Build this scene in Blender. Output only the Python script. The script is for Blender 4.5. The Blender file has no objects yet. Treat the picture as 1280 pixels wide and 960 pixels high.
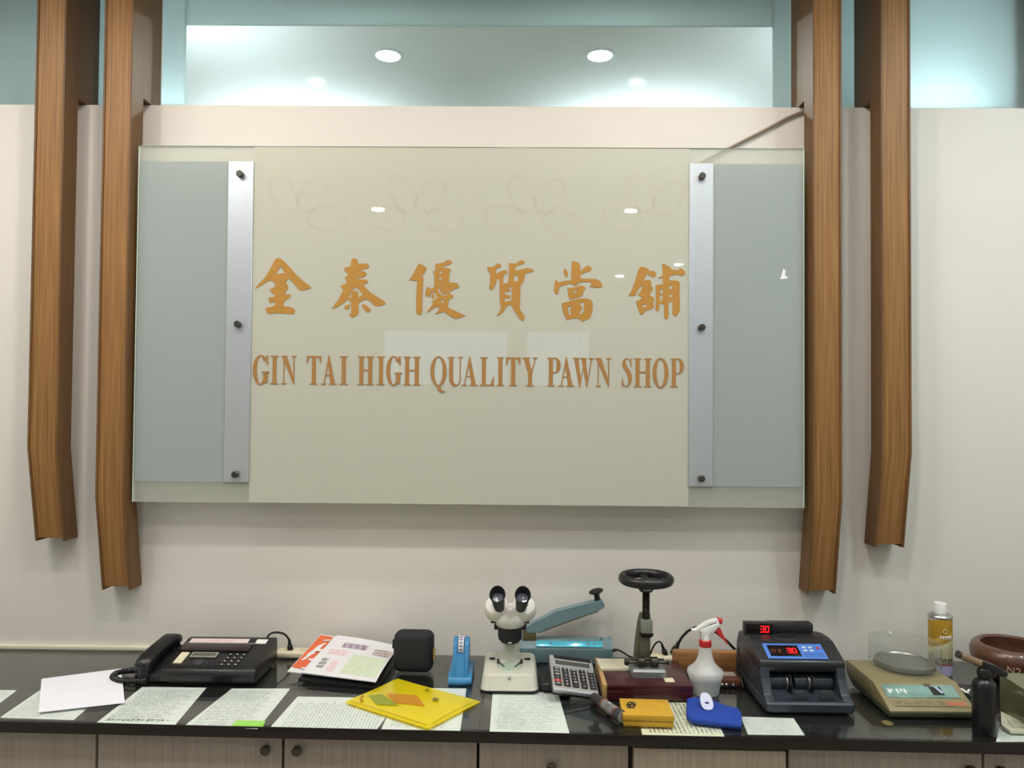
import bpy, bmesh, math, random
from mathutils import Vector, Matrix
from mathutils.geometry import tessellate_polygon
random.seed(7)
PI = math.pi
COL = bpy.context.scene.collection
# ------------------------------------------------------------------ camera
F = 925.0
CAM = Vector((0, -2.4, 1.6))
ZC = 0.783                                   # height of the counter's glass top
RM = (Matrix.Rotation(math.radians(.62), 3, 'Z') @ Matrix.Rotation(PI/2+math.radians(1.24), 3, 'X') @ Matrix.Rotation(.008, 3, 'Z'))
def ray(px, py): return RM @ Vector(((px-640)/F, -(py-480)/F, -1))
def atz(px, py, z=ZC):
    r = ray(px, py); return CAM + r*((z-CAM.z)/r.z)
def aty(px, py, y=0.0):
    r = ray(px, py); return CAM + r*((y-CAM.y)/r.y)
cd = bpy.data.cameras.new('camera'); cam = bpy.data.objects.new('camera', cd); COL.objects.link(cam)
cam.matrix_world = Matrix.Translation(CAM) @ RM.to_4x4()
cd.sensor_width = 36; cd.lens = F/1280*36; cd.clip_start = .05
bpy.context.scene.camera = cam

# ------------------------------------------------------------------ materials
def L(h):
    h = h.lstrip('#'); v = [int(h[i:i+2], 16)/255 for i in (0, 2, 4)]
    return tuple(((c/12.92) if c <= .04045 else ((c+.055)/1.055)**2.4) for c in v)+(1,)
def newmat(name):
    m = bpy.data.materials.new(name); m.use_nodes = True; nt = m.node_tree
    return m, nt, nt.nodes['Principled BSDF'], nt.nodes['Material Output']
def mat(name, col, rough=.5, metal=0., var=.06, scale=30, bump=0., coat=0., stretch=None, spec=.5, emit=0):
    m, nt, p, o = newmat(name)
    N = nt.nodes; K = nt.links
    c = L(col)
    tc = N.new('ShaderNodeTexCoord'); mp = N.new('ShaderNodeMapping'); K.new(tc.outputs['Object'], mp.inputs[0])
    if stretch: mp.inputs['Scale'].default_value = stretch
    nz = N.new('ShaderNodeTexNoise'); nz.inputs['Scale'].default_value = scale; nz.inputs['Detail'].default_value = 4
    K.new(mp.outputs[0], nz.inputs['Vector'])
    r = N.new('ShaderNodeValToRGB'); r.color_ramp.elements[0].position = .3; r.color_ramp.elements[1].position = .7
    r.color_ramp.elements[0].color = tuple(max(0, x*(1-var*1.5)) for x in c[:3])+(1,)
    r.color_ramp.elements[1].color = tuple(min(1, x*(1+var)) for x in c[:3])+(1,)
    K.new(nz.outputs['Fac'], r.inputs[0]); K.new(r.outputs[0], p.inputs['Base Color'])
    p.inputs['Roughness'].default_value = rough; p.inputs['Metallic'].default_value = metal
    p.inputs['Specular IOR Level'].default_value = spec
    p.inputs['Coat Weight'].default_value = coat; p.inputs['Coat Roughness'].default_value = .08
    if bump:
        b = N.new('ShaderNodeBump'); b.inputs['Strength'].default_value = bump; b.inputs['Distance'].default_value = .002
        K.new(nz.outputs['Fac'], b.inputs['Height']); K.new(b.outputs[0], p.inputs['Normal'])
    if emit:
        p.inputs['Emission Color'].default_value = c; p.inputs['Emission Strength'].default_value = emit
    return m
def glassy(name, tint, body, transp=.5, rough=.05, transl=.0, ior=1.45, gloss=1.0):
    """film or sheet: part lets light straight through, part scatters, with a clear reflecting surface"""
    m, nt, p, o = newmat(name); N = nt.nodes; K = nt.links; N.remove(p)
    t = N.new('ShaderNodeBsdfTransparent'); t.inputs[0].default_value = L(tint)
    d = N.new('ShaderNodeBsdfDiffuse'); d.inputs[0].default_value = L(body)
    s = N.new('ShaderNodeBsdfTranslucent'); s.inputs[0].default_value = L(body)
    m1 = N.new('ShaderNodeMixShader'); m1.inputs[0].default_value = transl; K.new(d.outputs[0], m1.inputs[1]); K.new(s.outputs[0], m1.inputs[2])
    m2 = N.new('ShaderNodeMixShader'); m2.inputs[0].default_value = transp; K.new(m1.outputs[0], m2.inputs[1]); K.new(t.outputs[0], m2.inputs[2])
    g = N.new('ShaderNodeBsdfGlossy'); g.inputs['Roughness'].default_value = rough; g.inputs[0].default_value = (gloss, gloss, gloss, 1)
    f = N.new('ShaderNodeFresnel'); f.inputs[0].default_value = ior
    ge = N.new('ShaderNodeNewGeometry'); fm = N.new('ShaderNodeMath'); fm.operation = 'SUBTRACT'; fm.use_clamp = True
    K.new(f.outputs[0], fm.inputs[0]); K.new(ge.outputs['Backfacing'], fm.inputs[1])     # only the outer side of the sheet reflects
    m3 = N.new('ShaderNodeMixShader'); K.new(fm.outputs[0], m3.inputs[0]); K.new(m2.outputs[0], m3.inputs[1]); K.new(g.outputs[0], m3.inputs[2])
    K.new(m3.outputs[0], o.inputs[0]); return m
def emat(name, col, s):
    m, nt, p, o = newmat(name)
    p.inputs['Base Color'].default_value = L(col); p.inputs['Emission Color'].default_value = L(col); p.inputs['Emission Strength'].default_value = s
    return m
def wood(name, c1, c2, rough=.45, sc=1., axis='z', coat=.0):
    m, nt, p, o = newmat(name); N = nt.nodes; K = nt.links
    tc = N.new('ShaderNodeTexCoord'); mp = N.new('ShaderNodeMapping'); K.new(tc.outputs['Object'], mp.inputs[0])
    mp.inputs['Scale'].default_value = {'z': (130*sc, 2.2*sc, 2.2*sc), 'y2': (2.2*sc, 130*sc, 2.2*sc), 'x': (2.2*sc, 90*sc, 90*sc), 'y': (90*sc, 2.2*sc, 90*sc)}[axis]
    nz = N.new('ShaderNodeTexNoise'); nz.inputs['Scale'].default_value = 1.6; nz.inputs['Detail'].default_value = 6; nz.inputs['Distortion'].default_value = .15
    K.new(mp.outputs[0], nz.inputs['Vector'])
    r = N.new('ShaderNodeValToRGB'); r.color_ramp.elements[0].position = .3; r.color_ramp.elements[1].position = .68
    r.color_ramp.elements[0].color = L(c1); r.color_ramp.elements[1].color = L(c2)
    K.new(nz.outputs['Fac'], r.inputs[0]); K.new(r.outputs[0], p.inputs['Base Color'])
    b = N.new('ShaderNodeBump'); b.inputs['Strength'].default_value = .15; b.inputs['Distance'].default_value = .001
    K.new(nz.outputs['Fac'], b.inputs['Height']); K.new(b.outputs[0], p.inputs['Normal'])
    p.inputs['Roughness'].default_value = rough; p.inputs['Coat Weight'].default_value = coat
    return m
def printed(name, paper, ink, lines=60, fill=.5, along='y', margin=.09, amount=.55):
    """paper with rows of small print; generated coordinates of the sheet"""
    m, nt, p, o = newmat(name); N = nt.nodes; K = nt.links
    tc = N.new('ShaderNodeTexCoord'); sp = N.new('ShaderNodeSeparateXYZ'); K.new(tc.outputs['Generated'], sp.inputs[0])
    a, c = (('Y', 'X') if along == 'y' else ('X', 'Y'))
    def M(op, x, y=None):
        n = N.new('ShaderNodeMath'); n.operation = op
        for i, v in enumerate((x, y)):
            if v is None: continue
            if isinstance(v, (int, float)): n.inputs[i].default_value = v
            else: K.new(v, n.inputs[i])
        return n.outputs[0]
    row = M('MULTIPLY', sp.outputs[a], lines)
    fr = M('FRACT', row); on = M('LESS_THAN', fr, fill)
    rowi = M('FLOOR', row)
    cb = N.new('ShaderNodeCombineXYZ'); K.new(M('MULTIPLY', sp.outputs[c], 60), cb.inputs[0]); K.new(M('MULTIPLY', rowi, 7.3), cb.inputs[1])
    wn = N.new('ShaderNodeTexNoise'); wn.inputs['Scale'].default_value = 1.; K.new(cb.outputs[0], wn.inputs['Vector'])
    word = M('GREATER_THAN', wn.outputs['Fac'], .46)
    cb2 = N.new('ShaderNodeCombineXYZ'); K.new(M('MULTIPLY', rowi, .37), cb2.inputs[1])
    wn2 = N.new('ShaderNodeTexNoise'); wn2.inputs['Scale'].default_value = 3.; K.new(cb2.outputs[0], wn2.inputs['Vector'])
    lim = M('ADD', M('MULTIPLY', wn2.outputs['Fac'], .5), .55)
    w2 = M('LESS_THAN', sp.outputs[c], lim)
    in1 = M('GREATER_THAN', sp.outputs['X'], margin); in2 = M('LESS_THAN', sp.outputs['X'], 1-margin)
    in3 = M('GREATER_THAN', sp.outputs['Y'], margin*.7); in4 = M('LESS_THAN', sp.outputs['Y'], 1-margin*.8)
    k = on
    for q in (word, w2, in1, in2, in3, in4): k = M('MULTIPLY', k, q)
    k = M('MULTIPLY', k, amount)
    mx = N.new('ShaderNodeMix'); mx.data_type = 'RGBA'; K.new(k, mx.inputs[0]); mx.inputs[6].default_value = L(paper); mx.inputs[7].default_value = L(ink)
    K.new(mx.outputs[2], p.inputs['Base Color']); p.inputs['Roughness'].default_value = .7
    return m

# ------------------------------------------------------------------ mesh builder
class B:
    def __init__(s): s.bm = bmesh.new()
    def _take(s, t, M=None, mi=0):
        if M is not None: bmesh.ops.transform(t, matrix=M, verts=t.verts)
        for f in t.faces: f.material_index = mi
        me = bpy.data.meshes.new('tmp'); t.to_mesh(me); t.free(); s.bm.from_mesh(me); bpy.data.meshes.remove(me); return s
    def box(s, c, d, bev=0, M=None, seg=2, mi=0):
        t = bmesh.new(); bmesh.ops.create_cube(t, size=1)
        for v in t.verts: v.co = Vector((c[0]+v.co.x*d[0], c[1]+v.co.y*d[1], c[2]+v.co.z*d[2]))
        if bev: bmesh.ops.bevel(t, geom=t.edges[:], offset=min(bev, min(d)*.49), segments=seg, affect='EDGES', profile=.5)
        return s._take(t, M, mi)
    def bx(s, x0, x1, y0, y1, z0, z1, bev=0, M=None, seg=2, mi=0):
        return s.box(((x0+x1)/2, (y0+y1)/2, (z0+z1)/2), (abs(x1-x0), abs(y1-y0), abs(z1-z0)), bev, M, seg, mi)
    def prism(s, pts, ax, a, b, bev=0, M=None, mi=0, seg=2):
        t = bmesh.new()
        def P(u, v, w): return {'x': (w, u, v), 'y': (u, w, v), 'z': (u, v, w)}[ax]
        A = [t.verts.new(P(u, v, a)) for u, v in pts]; C = [t.verts.new(P(u, v, b)) for u, v in pts]
        t.faces.new(A); t.faces.new(C[::-1]); n = len(pts)
        for i in range(n): t.faces.new((A[i], C[i], C[(i+1) % n], A[(i+1) % n]))
        bmesh.ops.recalc_face_normals(t, faces=t.faces)
        if bev: bmesh.ops.bevel(t, geom=t.edges[:], offset=bev, segments=seg, affect='EDGES', profile=.5)
        bmesh.ops.triangulate(t, faces=[f for f in t.faces if len(f.verts) > 4])
        return s._take(t, M, mi)
    def lathe(s, prof, seg=40, M=None, mi=0, cx=0, cy=0):
        t = bmesh.new(); rings = []
        for r, z in prof:
            if r < 1e-6: rings.append([t.verts.new((cx, cy, z))])
            else: rings.append([t.verts.new((cx+r*math.cos(2*PI*k/seg), cy+r*math.sin(2*PI*k/seg), z)) for k in range(seg)])
        for a, b in zip(rings, rings[1:]):
            for k in range(seg):
                q = [a[k % len(a)], a[(k+1) % len(a)], b[(k+1) % len(b)], b[k % len(b)]]
                q2 = []
                for v in q:
                    if v not in q2: q2.append(v)
                if len(q2) > 2:
                    try: t.faces.new(q2)
                    except ValueError: pass
        bmesh.ops.recalc_face_normals(t, faces=t.faces)
        return s._take(t, M, mi)
    def cyl(s, p0, p1, r0, r1=None, seg=24, bev=0, mi=0):
        p0 = Vector(p0); p1 = Vector(p1); d = p1-p0; l = d.length; r1 = r0 if r1 is None else r1
        M = Matrix.Translation(p0) @ d.to_track_quat('Z', 'Y').to_matrix().to_4x4()
        pr = [(0, 0), (r0-bev, 0), (r0, bev), (r1, l-bev), (r1-bev, l), (0, l)] if bev else [(0, 0), (r0, 0), (r1, l), (0, l)]
        return s.lathe(pr, seg, M, mi)
    def sph(s, c, r, sc=(1, 1, 1), M=None, mi=0, seg=24):
        t = bmesh.new(); bmesh.ops.create_uvsphere(t, u_segments=seg, v_segments=seg//2, radius=r)
        for v in t.verts: v.co = Vector((c[0]+v.co.x*sc[0], c[1]+v.co.y*sc[1], c[2]+v.co.z*sc[2]))
        return s._take(t, M, mi)
    def tube(s, pts, r, seg=10, sub=6, mi=0, rf=None, flat=1.):
        P = [Vector(p) for p in pts]
        if sub > 1 and len(P) > 2:
            Q = []
            for i in range(len(P)-1):
                p0 = P[max(i-1, 0)]; p1 = P[i]; p2 = P[i+1]; p3 = P[min(i+2, len(P)-1)]
                for k in range(sub):
                    t = k/sub
                    Q.append(.5*((2*p1)+(p2-p0)*t+(2*p0-5*p1+4*p2-p3)*t*t+(3*p1-p0-3*p2+p3)*t**3))
            Q.append(P[-1]); P = Q
        t = bmesh.new(); rings = []; up = Vector((0, 0, 1)); n = len(P)
        nrm = None
        for i, p in enumerate(P):
            d = (P[min(i+1, n-1)]-P[max(i-1, 0)]).normalized()
            if nrm is None: nrm = d.orthogonal().normalized()
            nrm = (nrm-d*nrm.dot(d)).normalized(); bn = d.cross(nrm)
            rr = r*(rf(i/(n-1)) if rf else 1)
            rings.append([t.verts.new(p+(nrm*math.cos(2*PI*k/seg)+bn*math.sin(2*PI*k/seg)*flat)*rr) for k in range(seg)])
        for a, b in zip(rings, rings[1:]):
            for k in range(seg): t.faces.new((a[k], a[(k+1) % seg], b[(k+1) % seg], b[k]))
        t.faces.new(rings[0][::-1]); t.faces.new(rings[-1])
        bmesh.ops.recalc_face_normals(t, faces=t.faces)
        return s._take(t, None, mi)
    def torus(s, R, r, M=None, seg=48, ms=14, mi=0, sz=1.):
        t = bmesh.new(); G = []
        for i in range(seg):
            a = 2*PI*i/seg
            G.append([t.verts.new(((R+r*math.cos(2*PI*k/ms))*math.cos(a), (R+r*math.cos(2*PI*k/ms))*math.sin(a), r*sz*math.sin(2*PI*k/ms))) for k in range(ms)])
        for i in range(seg):
            a, b = G[i], G[(i+1) % seg]
            for k in range(ms): t.faces.new((a[k], b[k], b[(k+1) % ms], a[(k+1) % ms]))
        bmesh.ops.recalc_face_normals(t, faces=t.faces)
        return s._take(t, M, mi)
    def poly(s, loops, fn, th, nrm, mi=0):
        """filled outline with holes; fn maps 2D to a point, th thickness along nrm"""
        LL = [[Vector((u, v, 0)) for u, v in lp] for lp in loops]
        tris = tessellate_polygon(LL); flat = [p for lp in LL for p in lp]
        t = bmesh.new(); nrm = Vector(nrm)
        a = [t.verts.new(fn(p.x, p.y)) for p in flat]; b = [t.verts.new(fn(p.x, p.y)+nrm*th) for p in flat]
        for q in tris:
            try: t.faces.new([b[i] for i in q]); t.faces.new([a[i] for i in q][::-1])
            except ValueError: pass
        k = 0
        for lp in LL:
            n = len(lp)
            for i in range(n):
                j = (i+1) % n
                try: t.faces.new((a[k+i], a[k+j], b[k+j], b[k+i]))
                except ValueError: pass
            k += n
        bmesh.ops.recalc_face_normals(t, faces=t.faces)
        return s._take(t, None, mi)
    def slab(s, q, th, n=1, wave=None, mi=0):
        """sheet between four corner points (fl, fr, br, bl), th up"""
        q = [Vector(p) for p in q]; nr = (q[1]-q[0]).cross(q[3]-q[0]).normalized()
        t = bmesh.new()
        def pt(u, v):
            p = q[0]*(1-u)*(1-v)+q[1]*u*(1-v)+q[2]*u*v+q[3]*(1-u)*v
            return p+(nr*wave(u, v) if wave else Vector())
        lo = [[t.verts.new(pt(i/n, j/n)) for i in range(n+1)] for j in range(n+1)]
        hi = [[t.verts.new(pt(i/n, j/n)+nr*th) for i in range(n+1)] for j in range(n+1)]
        for j in range(n):
            for i in range(n):
                t.faces.new((hi[j][i], hi[j][i+1], hi[j+1][i+1], hi[j+1][i])); t.faces.new((lo[j][i], lo[j+1][i], lo[j+1][i+1], lo[j][i+1]))
        for i in range(n):
            t.faces.new((lo[0][i], lo[0][i+1], hi[0][i+1], hi[0][i])); t.faces.new((lo[n][i+1], lo[n][i], hi[n][i], hi[n][i+1]))
            t.faces.new((lo[i+1][0], lo[i][0], hi[i][0], hi[i+1][0])); t.faces.new((lo[i][n], lo[i+1][n], hi[i+1][n], hi[i][n]))
        return s._take(t, None, mi)
    def text(s, body, size, M, th=.0004, align='CENTER', sx=1., wrap=None, mi=0):
        c = bpy.data.curves.new('t', 'FONT'); c.body = body; c.size = size; c.align_x = align; c.align_y = 'CENTER'; c.extrude = th
        o = bpy.data.objects.new('t', c); COL.objects.link(o)
        dg = bpy.context.evaluated_depsgraph_get(); me = bpy.data.meshes.new_from_object(o.evaluated_get(dg))
        t = bmesh.new(); t.from_mesh(me); bpy.data.objects.remove(o); bpy.data.meshes.remove(me); bpy.data.curves.remove(c)
        for v in t.verts: v.co.x *= sx
        if wrap: 
            for v in t.verts: v.co = wrap(v.co)
        return s._take(t, M, mi)
def obj(name, b, m, parent=None, sharp=38):
    me = bpy.data.meshes.new(name); b.bm.to_mesh(me); b.bm.free()
    for p in me.polygons: p.use_smooth = True
    me.set_sharp_from_angle(angle=math.radians(sharp))
    for x in (m if isinstance(m, (list, tuple)) else [m]): me.materials.append(x)
    o = bpy.data.objects.new(name, me); COL.objects.link(o)
    if parent is not None: o.parent = parent
    return o
def tag(o, label, cat, group=None, kind=None):
    o['label'] = label; o['category'] = cat
    if group: o['group'] = group
    if kind: o['kind'] = kind
    return o
def thing(name, label, cat, loc=(0, 0, 0), rz=0, group=None):
    o = bpy.data.objects.new(name, None); COL.objects.link(o); o.location = loc; o.rotation_euler = (0, 0, rz); o.empty_display_size = .05
    return tag(o, label, cat, group)
def one(name, b, m, label, cat, group=None, loc=None):
    """single-mesh thing; its geometry is given about its base point"""
    o = obj(name, b, m); tag(o, label, cat, group)
    if loc: o.location = loc
    return o
def struct(name, b, m, parent=None):
    o = obj(name, b, m, parent)
    if parent is None: o['kind'] = 'structure'
    return o
def fx(u, v, n):     # frame from two in-plane vectors at origin
    pass

def rr(w_, d0, d1, r, n=6):
    out = []
    for cx, cy, a0 in ((w_-r, d1-r, 0), (-w_+r, d1-r, 90), (-w_+r, d0+r, 180), (w_-r, d0+r, 270)):
        for k in range(n+1):
            a = math.radians(a0+90*k/n); out.append((cx+r*math.cos(a), cy+r*math.sin(a)))
    return out
def loft(b, rings, cap=True):
    t = bmesh.new(); V = [[t.verts.new(p) for p in r] for r in rings]
    for a, c in zip(V, V[1:]):
        n = len(a)
        for k in range(n): t.faces.new((a[k], a[(k+1) % n], c[(k+1) % n], c[k]))
    if cap: t.faces.new(V[0][::-1]); t.faces.new(V[-1])
    bmesh.ops.recalc_face_normals(t, faces=t.faces)
    return b._take(t)
def ring(w_, d0, d1, r, z, n=6): return [(x, y, z) for x, y in rr(w_, d0, d1, r, n)]
# palette
wallm = mat('wall_paint', '#dcd7cf', .7, var=.015, scale=3, spec=.3)
ceilm = mat('ceiling_paint', '#dddedb', .8, var=.01, scale=2, spec=.2)
floorm = mat('floor_tile', '#a9a294', .35, var=.05, scale=4)
woodp = wood('post_wood', '#744e25', '#996e3c', .55, 1., 'z')
woode = wood('post_edge_wood', '#5a3d1f', '#74522b', .55, 1., 'y2')
cabm = wood('cabinet_laminate', '#a2968a', '#b3a79b', .5, .7, 'z')
cabl = wood('drawer_laminate', '#b3a593', '#cabda9', .5, .7, 'z')
blackgl = mat('black_worktop', '#0f0d0b', .15, var=.1, scale=20, coat=.3)
edgeb = mat('worktop_edge', '#150c09', .35, var=.15, scale=12)
black = mat('black_plastic', '#141417', .35, var=.1, scale=80)
blackm = mat('matt_black_plastic', '#101013', .6, var=.1, scale=80)
dgrey = mat('dark_grey_plastic', '#34363a', .45, var=.06, scale=80)
cable = mat('black_cable', '#0d0d0f', .45, var=.05)
white = mat('white_plastic', '#e2e2de', .35, var=.02)
paperw = mat('white_paper', '#e6e6ee', .75, var=.02, scale=8)
silver = mat('silver_metal', '#b9babb', .3, .9, var=.04)
dmetal = mat('dark_metal', '#55534d', .38, .8, var=.1)
brass = mat('brass', '#b89858', .35, .8, var=.05)
red = mat('red_plastic', '#c32a2c', .4, var=.04)
cream = mat('cream_plastic', '#d9d0b4', .45, var=.03)
redled = emat('red_led', '#ff1826', 1.9)

# ------------------------------------------------------------------ room
X0, X1, YB, YF, ZT = -2.6, 2.6, 2.2, -7.0, 3.0
struct('floor', B().bx(X0-.1, X1+.1, YF-.1, YB+.1, -.1, 0), floorm)
struct('ceiling', B().bx(X0-.1, X1+.1, YF-.1, YB+.1, ZT, ZT+.1), ceilm)
struct('wall_left', B().bx(X0-.1, X0, YF, YB, 0, ZT), wallm)
struct('wall_right', B().bx(X1, X1+.1, YF, YB, 0, ZT), wallm)
struct('wall_front', B().bx(X0, X1, 0, .06, 0, 2.56), wallm)
struct('wall_back', B().bx(X0, X1, YB, YB+.1, 0, ZT), mat('back_room_paint', '#b9c4c4', .7))
# wall behind the camera with two high windows that show up in the sign's reflection
bw = B(); WZ0, WZ1 = 1.75, 2.5
bw.bx(X0, X1, YF-.1, YF, 0, WZ0); bw.bx(X0, X1, YF-.1, YF, WZ1, ZT)
for a, b in ((X0, -1.75), (-.12, .05), (.9, X1)): bw.bx(a, b, YF-.1, YF, WZ0, WZ1)
struct('wall_entrance', bw, wallm)
clearg = glassy('clear_glass', '#fafdfc', '#dfeeea', .97, .02, gloss=.04)
for i, (a, b) in enumerate(((-1.75, -.12), (.05, .9))):
    fr = B().bx(a, b, YF-.08, YF-.03, WZ0, WZ0+.04).bx(a, b, YF-.08, YF-.03, WZ1-.04, WZ1).bx(a, a+.04, YF-.08, YF-.03, WZ0, WZ1).bx(b-.04, b, YF-.08, YF-.03, WZ0, WZ1)
    w = struct('window_%d' % (i+2), fr, silver)
    obj('pane', B().bx(a+.03, b-.03, YF-.06, YF-.055, WZ0+.03, WZ1-.03), clearg, w)
# glazing above the wall: frosted film with a clear rectangle
GY = .067
frost = glassy('frosted_teal_film', '#c0cccc', '#c0cccb', .04, .3, .74)
gl = struct('window_1', B().bx(X0, X1, GY-.004, GY+.02, 2.545, 2.56).bx(X0, X1, GY-.004, GY+.02, 2.985, 3.0), silver)
ox0, ox1, oz1 = aty(232, 60, GY).x, aty(966, 60, GY).x, aty(600, 32, GY).z
obj('frosted_pane', B().bx(X0, ox0, GY, GY+.006, 2.56, ZT-.01).bx(ox1, X1, GY, GY+.006, 2.56, ZT-.01).bx(ox0, ox1, GY, GY+.006, oz1, ZT-.01), frost, gl)['label'] = 'teal frosted glass'
obj('clear_pane', B().bx(ox0, ox1, GY+.001, GY+.005, 2.56, oz1), clearg, gl)['label'] = 'clear glass strip'
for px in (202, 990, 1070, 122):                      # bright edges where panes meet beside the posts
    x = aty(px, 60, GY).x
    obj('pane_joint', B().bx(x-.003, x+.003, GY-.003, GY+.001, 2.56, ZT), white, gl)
struct('light_block_1', B().bx(aty(1259, 60, .09).x, X1, .080, .5, 0, ZT), mat('light_block_dark', '#232c2d', .7))  # unseen block added to cut the back light at the right end
# pale trunking along the joint of wall and counter
struct('trim_1', B().bx(X0, -1.0, -.014, 0, ZC, ZC+.013, .002), mat('pale_trim', '#d5d2bd', .5, var=.02))

# ------------------------------------------------------------------ ceiling lights
def light(name, loc, power, size, col, parent=None, rot=(0, 0, 0), shape='DISK', spread=None, sy=None):
    l = bpy.data.lights.new(name, 'AREA'); l.shape = shape; l.size = size; l.energy = power; l.color = col
    if sy: l.shape = 'RECTANGLE'; l.size_y = sy
    if spread: l.spread = spread
    o = bpy.data.objects.new(name, l); COL.objects.link(o); o.location = loc; o.rotation_euler = rot
    if parent: o.parent = parent
    return o
lens = emat('lamp_lens', '#f4fbff', 9); rimm = mat('lamp_rim', '#dfe3e4', .4)
def downlight(x, y, power, col, label, r=.05, group='round ceiling downlights', lm=lens):
    t = thing('ceiling_light', label, 'ceiling light', (x, y, ZT), 0, group)
    obj('rim', B().lathe([(r, -.004), (r+.012, -.004), (r+.012, 0), (r, 0), (r, -.004)], 40), rimm, t)
    obj('lens', B().lathe([(0, -.003), (r, -.003), (r, -.0005), (0, -.0005)], 40), lm, t)
    light('lamp', (0, 0, -.012), power, r*1.8, col, t)
    return t
WARM = (1, .91, .84); NEUT = (.97, .97, .92); COOL = (.84, .96, .97)
bl = [downlight(-.548, .579, 12, COOL, 'left round downlight seen through the clear glass above the wall', .049, 'downlights beyond the glass'),
      downlight(.314, .573, 12, COOL, 'right round downlight seen through the clear glass above the wall', .049, 'downlights beyond the glass')]
LT = .62
for x, y, p, c in ((-1.5, -1.1, 14, WARM), (-.5, -1.1, 14, WARM), (.5, -1.1, 14, WARM), (1.5, -1.1, 9, COOL),
                   (-.9, -.67, 9, WARM), (.5, -.67, 9, WARM), (1.6, -.67, 5, COOL), (-1.9, -.67, 5, WARM),
                   (-1.3, -1.75, 8, WARM), (0, -1.75, 8, WARM), (1.3, -1.75, 7, COOL),
                   (-1.05, -3.17, 9, NEUT), (.8, -3.17, 9, NEUT), (1.6, -5.3, 8, COOL), (1.1, -6., 8, COOL)):
    downlight(x, y, p*LT, c, 'round recessed downlight in the ceiling on the camera side of the shop', .05, 'downlights over the shop')
# unseen ceiling panels added as fill light over the shop
for x, y, p in ((-1.9, -1.35, 9), (1.9, -1.35, 12)):
    t = thing('fill_panel', 'square flat panel added as unseen fill light', 'ceiling light', (x, y, ZT), 0, 'added fill panels over the shop')
    obj('frame', B().bx(-.31, .31, -.31, .31, -.006, 0), rimm, t)
    obj('diffuser', B().bx(-.29, .29, -.29, .29, -.008, -.006), emat('panel_glow', '#f4faff', 2.5), t)
    light('lamp', (0, 0, -.012), p, .58, COOL, t, shape='SQUARE')
for x, y in ((-1.8, .9), (0, 1.5), (1.5, .8)):  # unseen downlights added so the frosted film is lit evenly
    downlight(x, y, 8, COOL, 'unseen round downlight added in the back room to light the film', .05, 'added back room downlights')
# unseen uplights added in the back room: they wash the ceiling and the frosted glass from behind
def uplight(x, y, z, p, label, rx=0, size=.08, spread=2.2):
    t = thing('added_uplight', label, 'added uplight', (x, y, 0), 0, 'added uplights behind the wall')
    obj('pole', B().cyl((0, 0, .02), (0, 0, z-.05), .012), dgrey, t); obj('base', B().lathe([(0, 0), (.05, 0), (.05, .015), (0, .022)], 28), dgrey, t)
    obj('shade', B().lathe([(0, z-.05), (size*.6, z-.05), (size*.7, z), (size*.62, z), (size*.55, z-.01), (0, z-.01)], 28), dgrey, t)
    light('lamp', (0, 0, z), p, size, (.8, .93, 1), t, (PI+rx, 0, 0), spread=spread)
for x, y, z, p in ((-1.10, 1.42, 2.45, 11), (.62, 1.42, 2.45, 11)): uplight(x, y, z, p, 'unseen uplight added behind the wall top', 0, .1)
for x, p in ((-1.22, 4), (1.42, 7)): uplight(x, .17, 2.40, p, 'small unseen uplight added behind the frosted glass', -.15, .05)

# ------------------------------------------------------------------ posts
YPF, YPB = -.12, -.05
def post(pxl, pxr, kink_py, bot_py, label):
    x0 = aty(pxl, 60, YPF).x; x1 = aty(pxr, 60, YPF).x
    zk = aty((pxl+pxr)/2, kink_py, YPF).z
    zb = aty((pxl+pxr)/2, bot_py, -.068).z
    t = thing('wooden_post', label, 'post', ((x0+x1)/2, -.05, zb), 0, 'wooden posts on the wall'); hw = (x1-x0)/2
    Y = lambda y: y+.05; Z = lambda z: z-zb
    inset = .004
    zt = ZT
    # side profile: front line, back line; arm over the wall top
    prof = [(Y(-.072), Z(zb)), (Y(YPF), Z(zk)), (Y(YPF), Z(zt)), (Y(GY-.004), Z(zt)), (Y(GY-.004), Z(2.562)), (Y(YPB), Z(2.562)), (Y(YPB), Z(zk)), (Y(-.002), Z(zb))]
    for sx in (-1, 1):
        a = sx*hw; b = sx*(hw-.006)
        obj('side_board', B().prism(prof, 'x', min(a, b), max(a, b)), woode, t)
    th = .012
    fb = [(Y(-.072)+inset, Z(zb)+.010), (Y(YPF)+inset, Z(zk)), (Y(YPF)+inset, Z(zt)), (Y(YPF)+inset+th, Z(zt)), (Y(YPF)+inset+th, Z(zk)), (Y(-.072)+inset+th, Z(zb)+.010)]
    obj('front_board', B().prism(fb, 'x', -hw+.006, hw-.006), woodp, t)
    bb = [(Y(YPB)-.012, Z(2.57)), (Y(YPB)-.012, Z(2.562)), (Y(GY)-.006, Z(2.562)), (Y(GY)-.006, Z(2.57))]
    obj('arm_underside', B().prism(bb, 'x', -hw+.006, hw-.006), woode, t)
    return t
post(45, 82, 560, 676, 'outer wooden post on the left, shorter one nearest the left frame edge')
post(130, 166, 621, 737, 'inner wooden post on the left, touching the left end of the glass sign')
post(1016, 1052, 626, 742, 'inner wooden post on the right, beside the right end of the glass sign')
post(1101, 1138, 566, 684, 'outer wooden post on the right, shorter one farthest to the right')

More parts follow.
